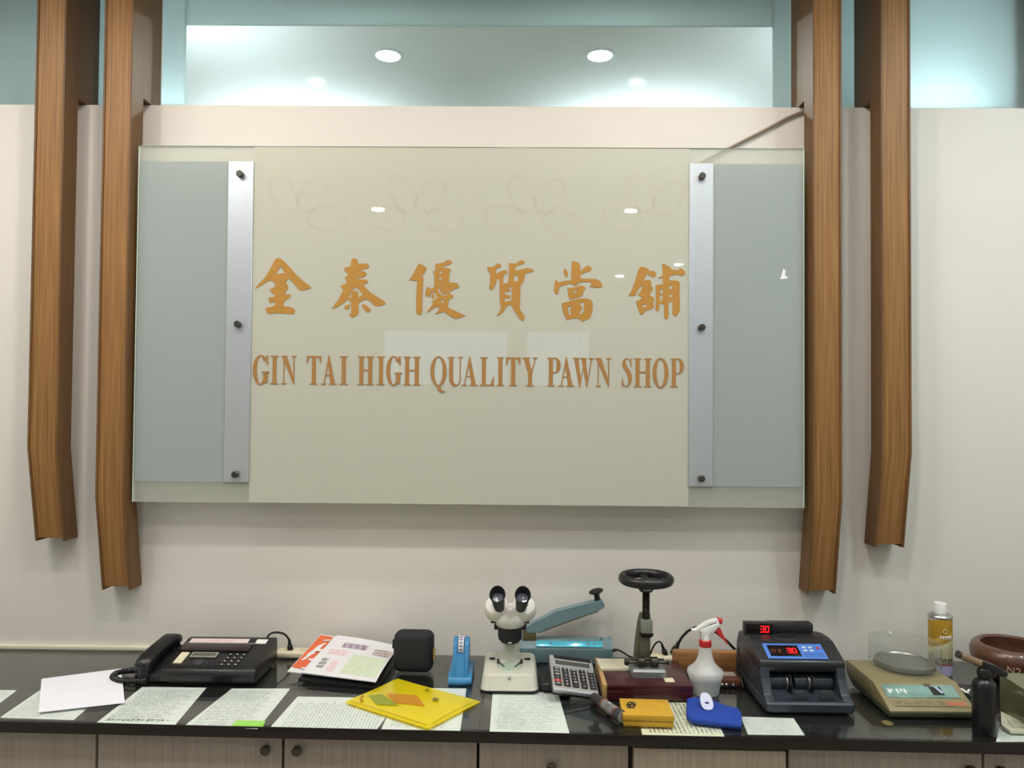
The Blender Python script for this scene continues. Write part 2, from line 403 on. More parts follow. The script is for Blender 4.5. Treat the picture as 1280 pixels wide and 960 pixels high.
# ------------------------------------------------------------------ sign
SY = -.085
sx0, sx1 = aty(171, 400, SY).x, aty(1004, 400, SY).x
sz0, sz1 = aty(600, 631, SY).z, aty(600, 185, SY).z
sign = thing('shop_sign', 'large frosted glass shop sign with gold Chinese characters and English lettering', 'sign', ((sx0+sx1)/2, SY, sz0))
SC = Vector(((sx0+sx1)/2, SY, sz0))
def sl(v): return Vector(v)-SC
signg = glassy('sign_glass', '#fafcfa', '#d9dcd2', .60, .012, .35, 1.5)
sideg = glassy('sign_side_reflection', '#f8fafa', '#bcc6c5', .36, .012, .25, 1.5)
midg = glassy('sign_centre_film', '#fbfbf8', '#dcddd0', .30, .012, .25, 1.5)
edgeg = mat('glass_edge', '#cfe6da', .2, var=.02)
b = B().bx(sx0, sx1, SY-.005, SY+.005, sz0, sz1); bmesh.ops.translate(b.bm, vec=-SC, verts=b.bm.verts)
obj('glass_panel', b, signg, sign)
for x in (sx0, sx1):
    b = B().bx(x-.0012, x+.0012, SY-.0055, SY+.0055, sz0, sz1); bmesh.ops.translate(b.bm, vec=-SC, verts=b.bm.verts); obj('glass_edge', b, edgeg, sign)
b = B().bx(sx0, sx1, SY-.0055, SY+.0055, sz1-.0008, sz1+.0014)
bmesh.ops.translate(b.bm, vec=-SC, verts=b.bm.verts); obj('top_edge', b, mat('glass_top_edge', '#6f7f76', .2), sign)
strips = []
stz0, stz1 = aty(585, 605, SY).z, aty(585, 204, SY).z
stm = mat('brushed_strip', '#c6ccd2', .38, .7, var=.02, scale=300, stretch=(1, 1, .02))
for pl, pr in ((284, 315.5), (860.5, 890.5)):
    x0, x1 = aty(pl, 400, SY).x, aty(pr, 400, SY).x; strips.append((x0, x1))
    b = B().bx(x0, x1, SY-.010, SY-.005, stz0, stz1, .0008, seg=1); bmesh.ops.translate(b.bm, vec=-SC, verts=b.bm.verts)
    s = obj('mounting_strip', b, stm, sign)
    for pz in (218, 405, 592):
        z = aty(600, pz+3, SY).z; xc = (x0+x1)/2
        b = B(); b.cyl((xc, SY-.010, z), (xc, SY-.026, z), .0105, bev=.002); b.cyl((xc, SY-.026, z), (xc, SY-.027, z), .005, mi=0)
        bmesh.ops.translate(b.bm, vec=-SC, verts=b.bm.verts); obj('bolt', b, dmetal, s)
        b = B().cyl((xc, SY+.0055, z), (xc, -.0005, z), .009); bmesh.ops.translate(b.bm, vec=-SC, verts=b.bm.verts)
        obj('standoff', b, silver, sign)
# films: bluish reflection put into the colour of the two ends, warm green behind the lettering, with a faint floral pattern
for a, c in ((sx0+.006, strips[0][0]), (strips[1][1], sx1-.006)):
    b = B().bx(a, c, SY-.0060, SY-.0052, stz0, stz1)
    bmesh.ops.translate(b.bm, vec=-SC, verts=b.bm.verts); obj('end_reflection', b, sideg, sign)['label'] = 'blue-grey reflection tint at the end'
b = B().bx(strips[0][1], strips[1][0], SY-.0060, SY-.0052, sz0+.002, sz1-.002)
bmesh.ops.translate(b.bm, vec=-SC, verts=b.bm.verts); obj('centre_film', b, midg, sign)
def ribbon(b, pts, w_):
    t = bmesh.new(); A = []; n = len(pts)
    for i, p_ in enumerate(pts):
        q0, q1 = pts[max(i-1, 0)], pts[min(i+1, n-1)]; dx, dz = q1[0]-q0[0], q1[2]-q0[2]; l = math.hypot(dx, dz) or 1
        A.append((t.verts.new((p_[0]-dz/l*w_/2, p_[1], p_[2]+dx/l*w_/2)), t.verts.new((p_[0]+dz/l*w_/2, p_[1], p_[2]-dx/l*w_/2))))
    for a0, a1 in zip(A, A[1:]): t.faces.new((a0[0], a0[1], a1[1], a1[0]))
    return b._take(t)
petal = glassy('faint_petal_print', '#ffffff', '#e6dccd', .82, .4, .2, 1.05)
b = B(); random.seed(3)
for k in range(7):
    cx = strips[0][1]+.14+k*.185; cz = aty(600, 275+(k % 2)*32, SY).z
    for j in range(6):
        a = j*2*PI/6+k*.5; pr_ = .12; pts = []
        for q in range(25):
            u = q/24*2*PI; ll = .03+pr_*(1-math.cos(u))/2; w = math.sin(u)*.036
            pts.append((cx+math.cos(a)*ll-math.sin(a)*w, SY-.0063, cz+math.sin(a)*ll+math.cos(a)*w))
        if all(strips[0][1] < p[0] < strips[1][0] and 2.12 < p[2] < sz1-.03 for p in pts):
            b = ribbon(B(), pts, .013); bmesh.ops.translate(b.bm, vec=-SC, verts=b.bm.verts); obj('petal_print', b, petal, sign)
gold = mat('gold_vinyl', '#ad7f3a', .45, var=.03, scale=60, spec=.3)
gold2 = mat('copper_vinyl', '#a07644', .45, var=.03, scale=60, spec=.3)
YL = SY-.0062
CH = [
 (310, [[[(95,488),(130,440),(235,330),(290,240),(345,130),(375,88),(405,80),(450,95),(500,140),(560,205),(640,300),(740,390),(820,450),(850,482),(790,498),(710,515),(680,500),(630,440),(590,395),(548,355),(520,375),(497,410),(525,430),(535,460),(528,500),(500,530),(492,575),(545,560),(580,580),(545,615),(480,665),(470,700),(480,722),(560,735),(615,755),(628,790),(610,828),(520,820),(400,815),(270,822),(250,800),(235,760),(260,740),(330,730),(358,710),(358,660),(300,678),(280,650),(275,605),(330,603),(358,590),(358,565),(325,550),(300,520),(292,500),(330,480),(362,462),(362,415),(330,388),(300,378),(260,390),(180,445),(130,475)],
   [(437,188),(498,285),(440,285),(368,300),(395,255)]]]),
 (405, [[[(375,90),(405,80),(440,100),(455,130),(457,158),(510,160),(575,150),(600,175),(598,205),(550,225),(480,248),(445,265),(480,262),(530,255),(565,275),(565,310),(530,335),(460,345),(430,362),(480,365),(560,365),(590,395),(570,420),(530,428),(522,440),(560,480),(620,540),(700,590),(780,640),(828,685),(770,712),(700,722),(660,700),(610,650),(570,632),(530,635),(480,672),(460,690),(458,820),(430,850),(378,872),(345,850),(332,825),(365,820),(365,670),(335,655),(330,625),(300,640),(260,680),(200,720),(150,745),(105,752),(140,705),(190,640),(230,560),(262,500),(232,480),(225,448),(280,430),(300,410),(298,370),(275,345),(300,330),(328,300),(295,265),(260,220),(300,205),(352,195),(358,150)],
   [(430,470),(375,500),(345,560),(335,590),(345,620),(365,610),(365,540),(380,515),(430,515),(455,540),(462,590),(465,640),(480,590),(520,575),(490,530),(450,480)]],
   [[(275,715),(310,705),(348,695),(335,750),(300,770),(270,745)]], [[(500,700),(545,700),(600,740),(625,780),(590,808),(555,790),(520,735)]]]),
 (505, [[[(200,155),(250,172),(305,215),(275,280),(240,320),(262,360),(255,400),(245,600),(243,800),(225,835),(195,838),(165,805),(165,600),(175,378),(140,380),(65,375),(100,330),(140,260),(175,190)]],
   [[(315,460),(350,485),(355,500),(385,480),(400,468),(405,420),(405,300),(385,262),(420,245),(418,158),(480,152),(530,140),(590,105),(625,115),(645,145),(600,170),(560,178),(520,215),(600,215),(625,240),(605,300),(600,400),(660,410),(710,415),(735,460),(715,485),(665,490),(650,515),(605,520),(600,545),(655,580),(655,610),(610,625),(595,650),(585,740),(640,765),(720,800),(825,850),(770,865),(700,890),(655,880),(610,850),(540,795),(480,810),(405,835),(430,810),(470,765),(460,735),(425,725),(395,750),(350,785),(300,808),(320,780),(380,700),(385,670),(365,655),(400,645),(445,600),(430,560),(390,525),(360,545),(345,590),(315,600),(285,575),(295,500)],
   [(470,260),(500,255),(515,275),(490,292),(470,280)], [(460,340),(490,330),(508,345),(505,368),(460,362)], [(462,420),(495,405),(502,425),(470,442)], [(590,465),(620,450),(635,458),(605,472)], [(510,635),(535,632),(530,670),(505,678),(485,655)],
   [(500,480),(460,490),(450,515),(480,560),(530,582),(580,575),(575,535),(560,560),(530,560),(495,540),(480,515),(485,495)]],
   [[(370,545),(400,560),(405,600),(385,625),(365,610)]]]),
 (600, [[[(95,215),(110,198),(170,200),(235,150),(275,165),(285,190),(260,210),(215,225),(215,290),(270,260),(340,238),(365,260),(355,290),(320,310),(310,350),(308,430),(340,420),(375,410),(380,370),(388,240),(380,150),(420,150),(470,158),(540,110),(590,120),(595,150),(540,170),(475,195),(470,250),(560,228),(640,215),(690,225),(720,255),(660,275),(600,290),(590,350),(580,400),(540,435),(535,600),(530,760),(560,805),(595,860),(590,905),(560,915),(520,875),(470,800),(430,740),(425,700),(360,715),(340,750),(310,800),(260,840),(218,855),(255,800),(285,745),(270,700),(262,600),(262,400),(245,350),(225,370),(210,430),(175,490),(150,505),(122,492),(135,400),(140,300),(110,250)],
   [(490,305),(510,310),(505,390),(450,390),(450,340),(465,315)], [(330,490),(425,465),(425,640),(330,665),(328,618),(390,615),(405,600),(400,580),(330,572),(328,530),(390,530),(410,505),(390,490)]]]),
 (680, [[[(270,225),(290,225),(318,280),(318,320),(295,335),(275,315),(262,270)]],
   [[(372,125),(405,120),(450,140),(480,175),(485,260),(520,225),(560,190),(600,182),(638,215),(620,250),(560,270),(490,300),(482,355),(560,355),(700,360),(750,390),(778,440),(765,475),(700,475),(600,462),(635,425),(630,402),(560,400),(480,400),(440,440),(400,452),(365,420),(330,425),(210,462),(195,500),(185,560),(160,562),(132,520),(140,430),(155,370),(195,405),(260,390),(360,375),(368,250)]],
   [[(310,475),(370,480),(440,460),(500,445),(555,470),(550,490),(520,530),(512,585),(430,610),(345,630),(325,590),(320,520)], [(460,492),(385,530),(388,552),(430,535)]],
   [[(235,685),(300,665),(400,635),(480,620),(580,618),(640,650),(650,700),(640,800),(615,880),(560,905),(505,925),(470,885),(400,882),(305,905),(275,850),(250,780)], [(370,712),(312,740),(335,830),(362,850),(362,795),(342,770),(365,745)], [(480,672),(535,672),(535,780),(510,820),(480,838),(480,790),(512,740),(485,710)]]]),
 (775, [[[(245,230),(280,195),(320,200),(380,230),(390,250),(450,252),(482,285),(475,325),(440,338),(400,315),(360,295),(335,330),(312,390),(340,375),(400,375),(420,400),(410,440),(435,480),(430,520),(400,545),(400,590),(440,595),(460,630),(440,665),(455,735),(400,765),(325,785),(318,815),(290,838),(262,820),(240,750),(215,655),(260,640),(305,605),(240,575),(280,510),(305,465),(280,455),(240,500),(205,575),(150,590),(112,580),(150,520),(200,390)], [(300,705),(355,690),(352,725),(305,742)]],
   [[(560,165),(580,155),(660,200),(700,235),(778,245),(790,220),(830,225),(870,260),(865,300),(830,318),(790,310),(760,295),(660,320),(655,378),(720,378),(780,385),(798,420),(792,560),(800,780),(770,830),(740,860),(700,830),(700,660),(645,665),(645,860),(625,900),(590,880),(585,690),(525,690),(522,770),(500,795),(475,775),(478,600),(475,450),(500,440),(572,430),(570,345),(500,345),(540,325),(570,315),(572,230)],
   [(565,478),(575,560),(528,540),(528,520)], [(530,575),(575,580),(560,640),(528,655)], [(655,455),(700,435),(695,490),(655,495)], [(660,575),(700,545),(698,600),(655,600)]]]),
]
for ox, shapes in CH:
    b = B()
    for loops in shapes:
        b.poly(loops, lambda u, v: sl(aty(ox+u/10.667, 315+v/10.667, YL)), .0012, (0, -1, 0))
    obj('chinese_character', b, gold, sign, 60)
# English lettering, letters drawn as serif strokes in units of a pixel of a 36-high capital
def arc(cx, cy, rxo, ryo, rxi, ryi, a0, a1, n=22, cxi=None):
    cxi = cx if cxi is None else cxi
    o = [(cx+rxo*math.cos(a0+(a1-a0)*i/n), cy+ryo*math.sin(a0+(a1-a0)*i/n)) for i in range(n+1)]
    q = [(cxi+rxi*math.cos(a0+(a1-a0)*i/n), cy+ryi*math.sin(a0+(a1-a0)*i/n)) for i in range(n+1)]
    return [(o[i], o[i+1], q[i+1], q[i]) for i in range(n)]
def R4(x0, x1, y0, y1): return [(x0, y0), (x1, y0), (x1, y1), (x0, y1)]
def strokes(pts):
    out = []
    def nr(i):
        a = pts[max(i-1, 0)]; c = pts[min(i+1, len(pts)-1)]; dx, dy = c[0]-a[0], c[1]-a[1]; l = math.hypot(dx, dy); return -dy/l, dx/l
    for i in range(len(pts)-1):
        n0, n1 = nr(i), nr(i+1); p, q = pts[i], pts[i+1]; a, c = p[2]/2, q[2]/2
        out.append([(p[0]+n0[0]*a, p[1]+n0[1]*a), (q[0]+n1[0]*c, q[1]+n1[1]*c), (q[0]-n1[0]*c, q[1]-n1[1]*c), (p[0]-n0[0]*a, p[1]-n0[1]*a)])
    return out
ST, TH, SF, H = 5.0, 1.2, 1.5, 36
def glyph(ch, w):
    c = w/2
    if ch == 'I': return [R4(c-ST/2, c+ST/2, 0, H), R4(0, w, 0, SF), R4(0, w, H-SF, H)]
    if ch == 'H': return [R4(2.2, 2.2+ST, 0, H), R4(w-2.2-ST, w-2.2, 0, H), R4(2.2, w-2.2, 17.5, 19.6), R4(0, 9.2, 0, SF), R4(0, 9.2, H-SF, H), R4(w-9.2, w, 0, SF), R4(w-9.2, w, H-SF, H)]
    if ch == 'N': return [[(.8, H), (6.8, H), (w-2.4, 6), (w-2.4, 0), (w-3.4, 0), (2, H-4)], R4(2.6, 2.6+TH, 0, H-3), R4(0, 6.4, 0, SF), R4(0, 5, H-SF, H), R4(w-2.4-TH, w-2.4, 0, H), R4(w-6, w, H-SF, H)]
    if ch == 'T': return [R4(c-ST/2, c+ST/2, 0, H), R4(c-4.8, c+4.8, 0, SF), R4(0, w, H-2, H), [(0, H), (0, H-9.5), (1, H-9.5), (3.4, H-2)], [(w, H), (w-3.4, H-2), (w-1, H-9.5), (w, H-9.5)]]
    if ch == 'A': return [[(c-.6, H+.5), (c+.4, H-5), (4.1, 0), (2.8, 0)], [(c-1, H+.5), (c+.5, H+.5), (w-1.8, 0), (w-7.6, 0), (c-1.6, H-7)], R4(4.8, w-6, 11, 12.6), R4(0, 6.4, 0, SF), R4(w-9.4, w, 0, SF)]
    if ch == 'L': return [R4(2.2, 2.2+ST, 0, H), R4(0, 9.4, H-SF, H), R4(0, w, 0, 1.8), [(w-.2, 0), (w, 11.5), (w-1, 11.5), (w-4.6, 1.6)]]
    if ch == 'Y': return [[(1.2, H), (7.4, H), (c+2.8, 16), (c-2.2, 15)], [(w-3.2, H), (w-1.9, H), (c+2.6, 15), (c+1.2, 17)], R4(c-ST/2, c+ST/2, 0, 17), R4(c-4.8, c+4.8, 0, SF), R4(0, 9, H-SF, H), R4(w-6, w, H-SF, H)]
    if ch == 'P': return [R4(2.2, 2.2+ST, 0, H), R4(0, 9.6, 0, SF), R4(0, 7, H-SF, H), R4(7, w-6.5, H-1.5, H), R4(7, w-6.5, 16.5, 18.1)]+arc(w-6.6, (H+16.5)/2, 6.6, (H-16.5)/2, 1.6, (H-16.5)/2-1.6, -PI/2, PI/2)
    if ch == 'U':
        return [R4(2.0, 2.0+ST, 9, H), R4(0, 9, H-SF, H), R4(w-2.6-TH, w-2.6, 9, H), R4(w-6.2, w, H-SF, H)]+arc((2+w-2.6)/2, 9, (w-4.6)/2, 9.8, (w-2.6-TH-7)/2, 7.4, PI, 2*PI, cxi=(7+w-2.6-TH)/2)
    if ch in 'OQ':
        g = arc(c, H/2, c, H/2+.8, c-ST+.2, H/2-1, 0, 2*PI, 40)
        if ch == 'Q': g += strokes([(c-1.5, .3, 2.0), (c+.5, -2.2, 3.6), (c+2.3, -5.6, 3.8), (c+5, -7.6, 2.2), (c+8.2, -6.8, .6)])
        return g
    if ch == 'G':
        g = arc(c-.6, H/2, c-.6, H/2+.8, c-ST-.6, H/2-1, .22*PI, 1.80*PI, 34)
        g += [R4(w-2.2-ST, w-2.2, 2.4, 15), R4(w-9, w, 14.6, 16.1), [(w-3.2, H+.5), (w-2.2, H+.5), (w-1.8, H-11), (w-2.9, H-11), (w-5.6, H-4)]]
        return g
    if ch == 'S':
        k = w/14
        g = strokes([(x*k, y, t) for x, y, t in ((12, 27, .9), (11.3, 31.5, 1), (9.6, 34.6, 1.2), (7, 35.6, 1.5), (4.6, 34.2, 2.6), (3.3, 30.6, 4.0), (3.9, 26.6, 4.8), (6.2, 22.6, 5.2), (8.8, 18.6, 5.4), (10.8, 13.6, 5.0), (11.1, 8.4, 4.2), (9.9, 3.4, 2.6), (7.4, .6, 1.5), (4.6, 1.2, 1.2), (2.4, 4.6, 1), (1.4, 9.5, .9))])
        return g+[R4(11.6*k, 12.6*k, 25, 36.3), R4(.9*k, 1.9*k, -.4, 11)]
    if ch == 'W':
        return [[(1.4, H), (7, H), (10, 10), (8.7, -.6), (8, -.6)], [(8.2, -.6), (9.2, -.6), (14.2, H-8), (13.4, H-5)], [(10.4, H), (16, H), (19, 10), (17.6, -.6), (17, -.6)], [(17.2, -.6), (18.2, -.6), (w-1.9, H), (w-3.1, H)], R4(0, 8, H-SF, H), R4(9, 17.6, H-SF, H), R4(w-6, w, H-SF, H)]
LET = [('G',316.1,336.7),('I',338,348.3),('N',351.6,370.4),('T',383.3,401.4),('A',401.4,421.1),('I',424.9,434.7),('H',447,467.5),('I',471.4,481),('G',482.8,502.5),('H',504.3,525.7),('Q',538,558.3),('U',559.4,578.6),('A',577,597),('L',600.1,617.6),('I',621.1,629.9),('T',632.5,650.4),('Y',653.3,671.9),('P',683.9,700.8),('A',698,717.8),('W',716,741.9),('N',744.5,763.8),('S',776.5,790.5),('H',792.2,814.5),('O',815.8,835.5),('P',837.7,854.8)]
zb_, zt_ = aty(588, 482.3, YL).z, aty(588, 446.3, YL).z
for ch, a, c in LET:
    b = B(); w = c-a
    xa = aty(a, 465, YL).x; xc = aty(c, 465, YL).x
    for k, pl in enumerate(glyph(ch, w)):
        b.poly([pl], lambda u, v: sl((xa+(xc-xa)*u/w, YL, zb_+(zt_-zb_)*v/36)), .0010+.00004*k, (0, -1, 0))
    obj('letter', b, gold2, sign, 60)
# small chip of old tape on the right of the glass
b = B().poly([[(979, 336), (982, 338), (981, 344), (984, 346), (984, 348), (975, 349), (977, 344)]], lambda u, v: sl(aty(u, v, YL)), .0006, (0, -1, 0))
obj('tape_scrap', b, paperw, sign)['label'] = 'small pale scrap of tape'
# thin wire from behind the post down behind the sign
p = [aty(850, 226, -.02), aty(878, 203, -.015), aty(910, 186, -.01), aty(955, 163, -.01), aty(985, 147, -.01), aty(1012, 136, -.01)]
o = p[2]; one('wall_wire', B().tube([q-o for q in p], .0045, 8), mat('wire_brown', '#8c7d6c', .5), 'thin brown wire slanting down the wall behind the top right corner of the sign', 'wire', loc=o)

# ------------------------------------------------------------------ counter
def fy(x): return -.5545-.0195*x
xa, xb = X0+.02, X1-.02
wt = one('worktop', B().prism([(xa, fy(xa)), (xb, fy(xb)), (xb, -.001), (xa, -.001)], 'z', -.03, -.0065, mi=0), blackgl, 'long glossy black worktop running along the wall', 'worktop', loc=(0, 0, ZC))
obj('edge_strip', B().prism([(xa, fy(xa)-.004), (xb, fy(xb)-.004), (xb, fy(xb)), (xa, fy(xa))], 'z', -.030, -.002, bev=.001), edgeb, wt)['label'] = 'dark brown edge strip'
ctg = glassy('counter_glass', '#fcfefd', '#b4bdb8', .99, .015, ior=1.5)
def gsheet(a, c, label): one('glass_sheet', B().prism([(a, fy(a)+.003), (c, fy(c)+.003), (c, -.012), (a, -.012)], 'z', -.005, 0), ctg, label, 'glass sheet', 'glass sheets on the worktop', loc=(0, 0, ZC))
gsheet(xa, -.0955, 'left glass sheet on the worktop, covering the row of printed pages'); gsheet(-.0935, xb, 'right glass sheet on the worktop, under the microscope and scale')
# cabinets
def cabinet(a, c, doors, label):
    """doors: list of (x0, x1, top_z, bottom_z, kind, knobs, proud, material)"""
    y = fy((a+c)/2)+.045; ang = math.atan(-.0195)
    t = thing('base_cabinet', label, 'cabinet', ((a+c)/2, y, 0), ang, 'base cabinets under the worktop'); mx = (a+c)/2
    obj('carcass', B().bx(a-mx+.002, c-mx-.002, .018, .45, .06, ZC-.034), mat('carcass_brown', '#33231a', .5), t)
    obj('plinth', B().bx(a-mx+.002, c-mx-.002, .05, .07, 0, .06), blackm, t)
    for x0, x1, z1, z0, kind, knobs, proud, m in doors:
        d = obj(kind, B().bx(x0-mx+.0035, x1-mx-.0035, -proud, .017, z0, z1, .0015), m, t)
        for kx, kz in knobs:
            b = B(); b.cyl((kx-mx, -proud, kz), (kx-mx, -proud-.012, kz), .006); b.cyl((kx-mx, -proud-.010, kz), (kx-mx, -proud-.022, kz), .0125, bev=.003)
            obj('knob', b, dmetal, d)
ZD = ZC-.033
cabinet(-2.05, -1.08, [(-2.05, -1.565, ZD, .08, 'door', [(-1.6, .708)], .002, cabm), (-1.565, -1.08, ZD, .08, 'door', [(-1.53, .708)], .002, cabm)], 'leftmost base cabinet, its door below the white sheet of paper')
cabinet(-1.08, -.099, [(-1.08, -.597, ZD, .08, 'door', [(-.637, .708)], .002, cabm), (-.597, -.099, ZD, .08, 'door', [(-.557, .708)], .002, cabm)], 'two-door base cabinet with two round knobs below the fax machine')
cabinet(-.099, .283, [(-.099, .283, ZD, .62, 'drawer', [(.087, .680)], .002, cabm), (-.099, .283, .612, .35, 'drawer', [(.087, .48)], .002, cabm), (-.099, .283, .342, .08, 'drawer', [(.087, .21)], .002, cabm)], 'drawer cabinet below the microscope')
cabinet(.283, .675, [(.288, .671, ZD-.017, .60, 'drawer', [(.479, .64)], .014, cabl), (.283, .675, .59, .35, 'drawer', [(.479, .47)], .002, cabm), (.283, .675, .342, .08, 'drawer', [(.479, .21)], .002, cabm)], 'drawer cabinet whose lighter top drawer sticks out, below the yellow box')
cabinet(.675, 1.635, [(.675, 1.155, ZD, .08, 'door', [(1.118, .698)], .002, cabm), (1.155, 1.635, ZD, .08, 'door', [(1.192, .698)], .002, cabm)], 'two-door base cabinet below the weighing scale')

# printed pages lying under the glass
ptxt = printed('page_text', '#e9ece8', '#454e4c', 27, .42, 'y', amount=.6)
ptxt2 = printed('page_small_text', '#e9ece8', '#5a6462', 34, .42, 'x', amount=.5)
pfaint = printed('page_faint_text', '#e9ece8', '#7d8886', 24, .4, 'y', amount=.6)
ptop = printed('page_few_lines', '#e9ece8', '#6b7572', 24, .4, 'y', amount=.5)
pcream = printed('page_cream_text', '#e9e7cc', '#454a3c', 20, .42, 'x', amount=.75)
def page(q, m, label):
    pts = [atz(x, y) for x, y in q]   # fl fr br bl
    o = pts[0].copy(); o.z = ZC-.0064
    pp = [(p.x-o.x, p.y-o.y, 0) for p in pts]
    return one('paper_sheet', B().slab(pp, .0005, 1), m, label, 'paper', 'pages under the counter glass', loc=o)
page([(-76,882),(-8,882),(21,860),(-40,860)], pfaint, 'page under the glass cut off by the left frame edge')
page([(0,894),(92,897),(135,860),(50,860)], pfaint, 'page under the glass mostly hidden by the loose white sheet')
pg = page([(121,900),(219,903),(258,857),(178,856)], ptxt, 'closely printed page under the glass below the telephone handset')
page([(231,904),(322,908),(363,858),(290,858)], ptxt, 'page under the glass with a green highlighted strip at its bottom corner')
page([(338,906),(470,910),(500,870),(372,868)], ptxt2, 'page of small columns under the glass, left of the yellow envelope')
page([(476,910),(575,912),(583,858),(500,857)], pfaint, 'page under the glass beneath the yellow envelope and the tape dispenser')
page([(612,913),(712,914),(697,862),(616,862)], ptop, 'page under the glass in front of the microscope')
page([(803,916),(906,918),(880,865),(792,864)], pcream, 'cream printed page under the glass below the yellow box and blue pouch')
page([(935,915),(1006,916),(992,895),(926,893)], pfaint, 'small page under the glass in front of the banknote counter')
page([(1245,924),(1310,924),(1310,905),(1250,905)], pfaint, 'page under the glass at the right of the gas torch')
o = atz(288, 906); q = [atz(288,906), atz(328,907.2), atz(332,898), atz(296,897.5)]
one('highlight_strip', B().slab([(p.x-o.x, p.y-o.y, 0) for p in q], .0004), mat('green_highlight', '#a3e45a', .6), 'bright green sticky strip at the bottom of a page', 'sticky note', loc=(o.x, o.y, ZC-.0058))
# handwriting along the bottom of the page below the handset
b = B(); random.seed(5)
for k in range(13):
    x0 = .018+k*.0125
    for j in range(3):
        b.tube([(x0+random.uniform(0, .008), .012+random.uniform(0, .009), .0008), (x0+random.uniform(0, .009), .010+random.uniform(0, .009), .0008)], .0007, 4, 1)
obj('handwriting', b, blackm, pg)

# ------------------------------------------------------------------ objects on the counter
# loose white sheet
q = [atz(48,891), atz(156,879), atz(151,837), atz(52,849)]; o = q[0].copy()
one('paper_sheet', B().slab([(p-o)+Vector((0, 0, .0006)) for p in q], .0006, 14, lambda u, v: .003*abs(math.sin(u*4+v)*math.sin(v*3.1))+.002*u*v), paperw,
    'loose blank white sheet lying on the glass left of the fax machine', 'paper', loc=o)

# fax machine
FX0, FX1 = -1.013, -.745
fax = thing('fax_machine', 'black fax machine with handset, keypad and small display', 'fax machine', ((FX0+FX1)/2, -.195, ZC)); w = (FX1-FX0)/2
prof = [(-.085, .004), (-.098, .012), (-.101, .032), (-.094, .044), (-.075, .050), (.075, .079), (.092, .078), (.098, .068), (.098, .004)]
b = B().prism(prof, 'x', -w, w, bev=.003); b.bx(-w+.01, w-.012, -.08, .09, 0, .006); obj('body', b, black, fax)
TM = Matrix.Translation((-w, -.093, .0468)) @ Matrix.Rotation(math.atan2(.032, .168), 4, 'X')   # panel frame: x across 0..2w, y up the slope 0...17
def pan(x0, x1, y0, y1, z0, z1, bev=0): return B().bx(x0*2*w, x1*2*w, y0*.172, y1*.172, z0, z1, bev, TM)
obj('paper_cover', pan(.03, .80, .52, .76, 0, .006, .002), mat('brown_black_cover', '#2c2122', .25), fax)
obj('document_slot', pan(.05, .83, .775, .80, 0, .0035), silver, fax)
obj('label_strip', pan(.06, .72, .80, .95, 0, .0022), printed('pink_label', '#d9c7c8', '#b0545a', 5, .5, 'y', .04, .45), fax)['label'] = 'pale label strip with red print'
obj('sticker', pan(.81, .93, .80, .94, 0, .0024), white, fax)['label'] = 'small white sticker at the back'
obj('sticker', pan(.075, .165, .14, .48, 0, .0024), cream, fax)['label'] = 'cream sticker left of the display'
d = obj('display', pan(.20, .49, .32, .48, 0, .004, .001), mat('display_frame', '#8b8b7c', .4), fax)
obj('screen', pan(.22, .47, .35, .45, .004, .0046), mat('lcd_grey', '#55584c', .2), d)
b = B(); b.lathe([(0, .004), (.006, .004), (.007, .003), (.011, .003), (.0145, .001), (.0145, 0)], 28, TM @ Matrix.Translation((.34*2*w, .19*.172, 0))); obj('dial', b, dgrey, fax)
for r in range(4):
    for c_ in range(3):
        u = .63+c_*.075+r*-.006; v = .42-r*.105
        b = B().box((u*2*w, v*.172, .0015), (.008, .007, .003), .0008, TM); k = obj('key', b, dgrey, fax)
        b = B().box((u*2*w, v*.172, .0032), (.0036, .0036, .0004), 0, TM); obj('key_mark', b, white, k)
for r in range(2):
    for c_ in range(3):
        obj('function_key', B().box(((.46+c_*.05)*2*w, (.12+r*.08)*.172, .001), (.007, .004, .002), .0005, TM), dgrey, fax)
# handset lying in its cradle on the left
b = B().prism([(-.085, .004), (-.088, .024), (.0, .052), (.07, .060), (.085, .055), (.085, .004)], 'x', -w-.082, -w+.002, bev=.003); obj('cradle', b, black, fax)
hx = -w-.046
hb = B(); HR = []
for hxo, hy, hz, hw_, hh in ((-.012, -.096, .040, .014, .010), (-.012, -.092, .044, .021, .016), (-.011, -.075, .052, .025, .019), (-.009, -.050, .063, .024, .0165), (-.005, -.01, .073, .0225, .0150), (.001, .03, .081, .0225, .0150), (.005, .052, .083, .024, .017), (.008, .070, .079, .022, .015), (.009, .078, .074, .014, .009)):
    HR.append([(hx+hxo+hw_*math.copysign(abs(math.cos(2*PI*k/24))**.6, math.cos(2*PI*k/24)), hy-.35*hh*math.sin(2*PI*k/24), hz+hh*math.copysign(abs(math.sin(2*PI*k/24))**.6, math.sin(2*PI*k/24))) for k in range(24)])
loft(hb, HR); hs = obj('handset', hb, black, fax, 60)
obj('mouthpiece', B().cyl((hx-.012, -.078, .020), (hx-.012, -.078, .045), .020), black, hs); obj('earpiece', B().cyl((hx+.007, .06, .04), (hx+.007, .06, .072), .020), black, hs)
cp = [atz(184, 856)+Vector((0, 0, .012)), atz(165, 856)+Vector((0, 0, .010)), atz(150, 855)+Vector((0, 0, .009)), atz(141, 850)+Vector((0, 0, .009)), atz(148, 845)+Vector((0, 0, .010)), atz(165, 844)+Vector((0, 0, .014)), atz(182, 845)+Vector((0, 0, .018))]
fo = Vector(fax.location)
obj('coiled_cord', B().tube([p-fo for p in cp], .0082, 12, 24, rf=lambda t: 1+.13*math.sin(t*2*PI*34)), cable, fax)

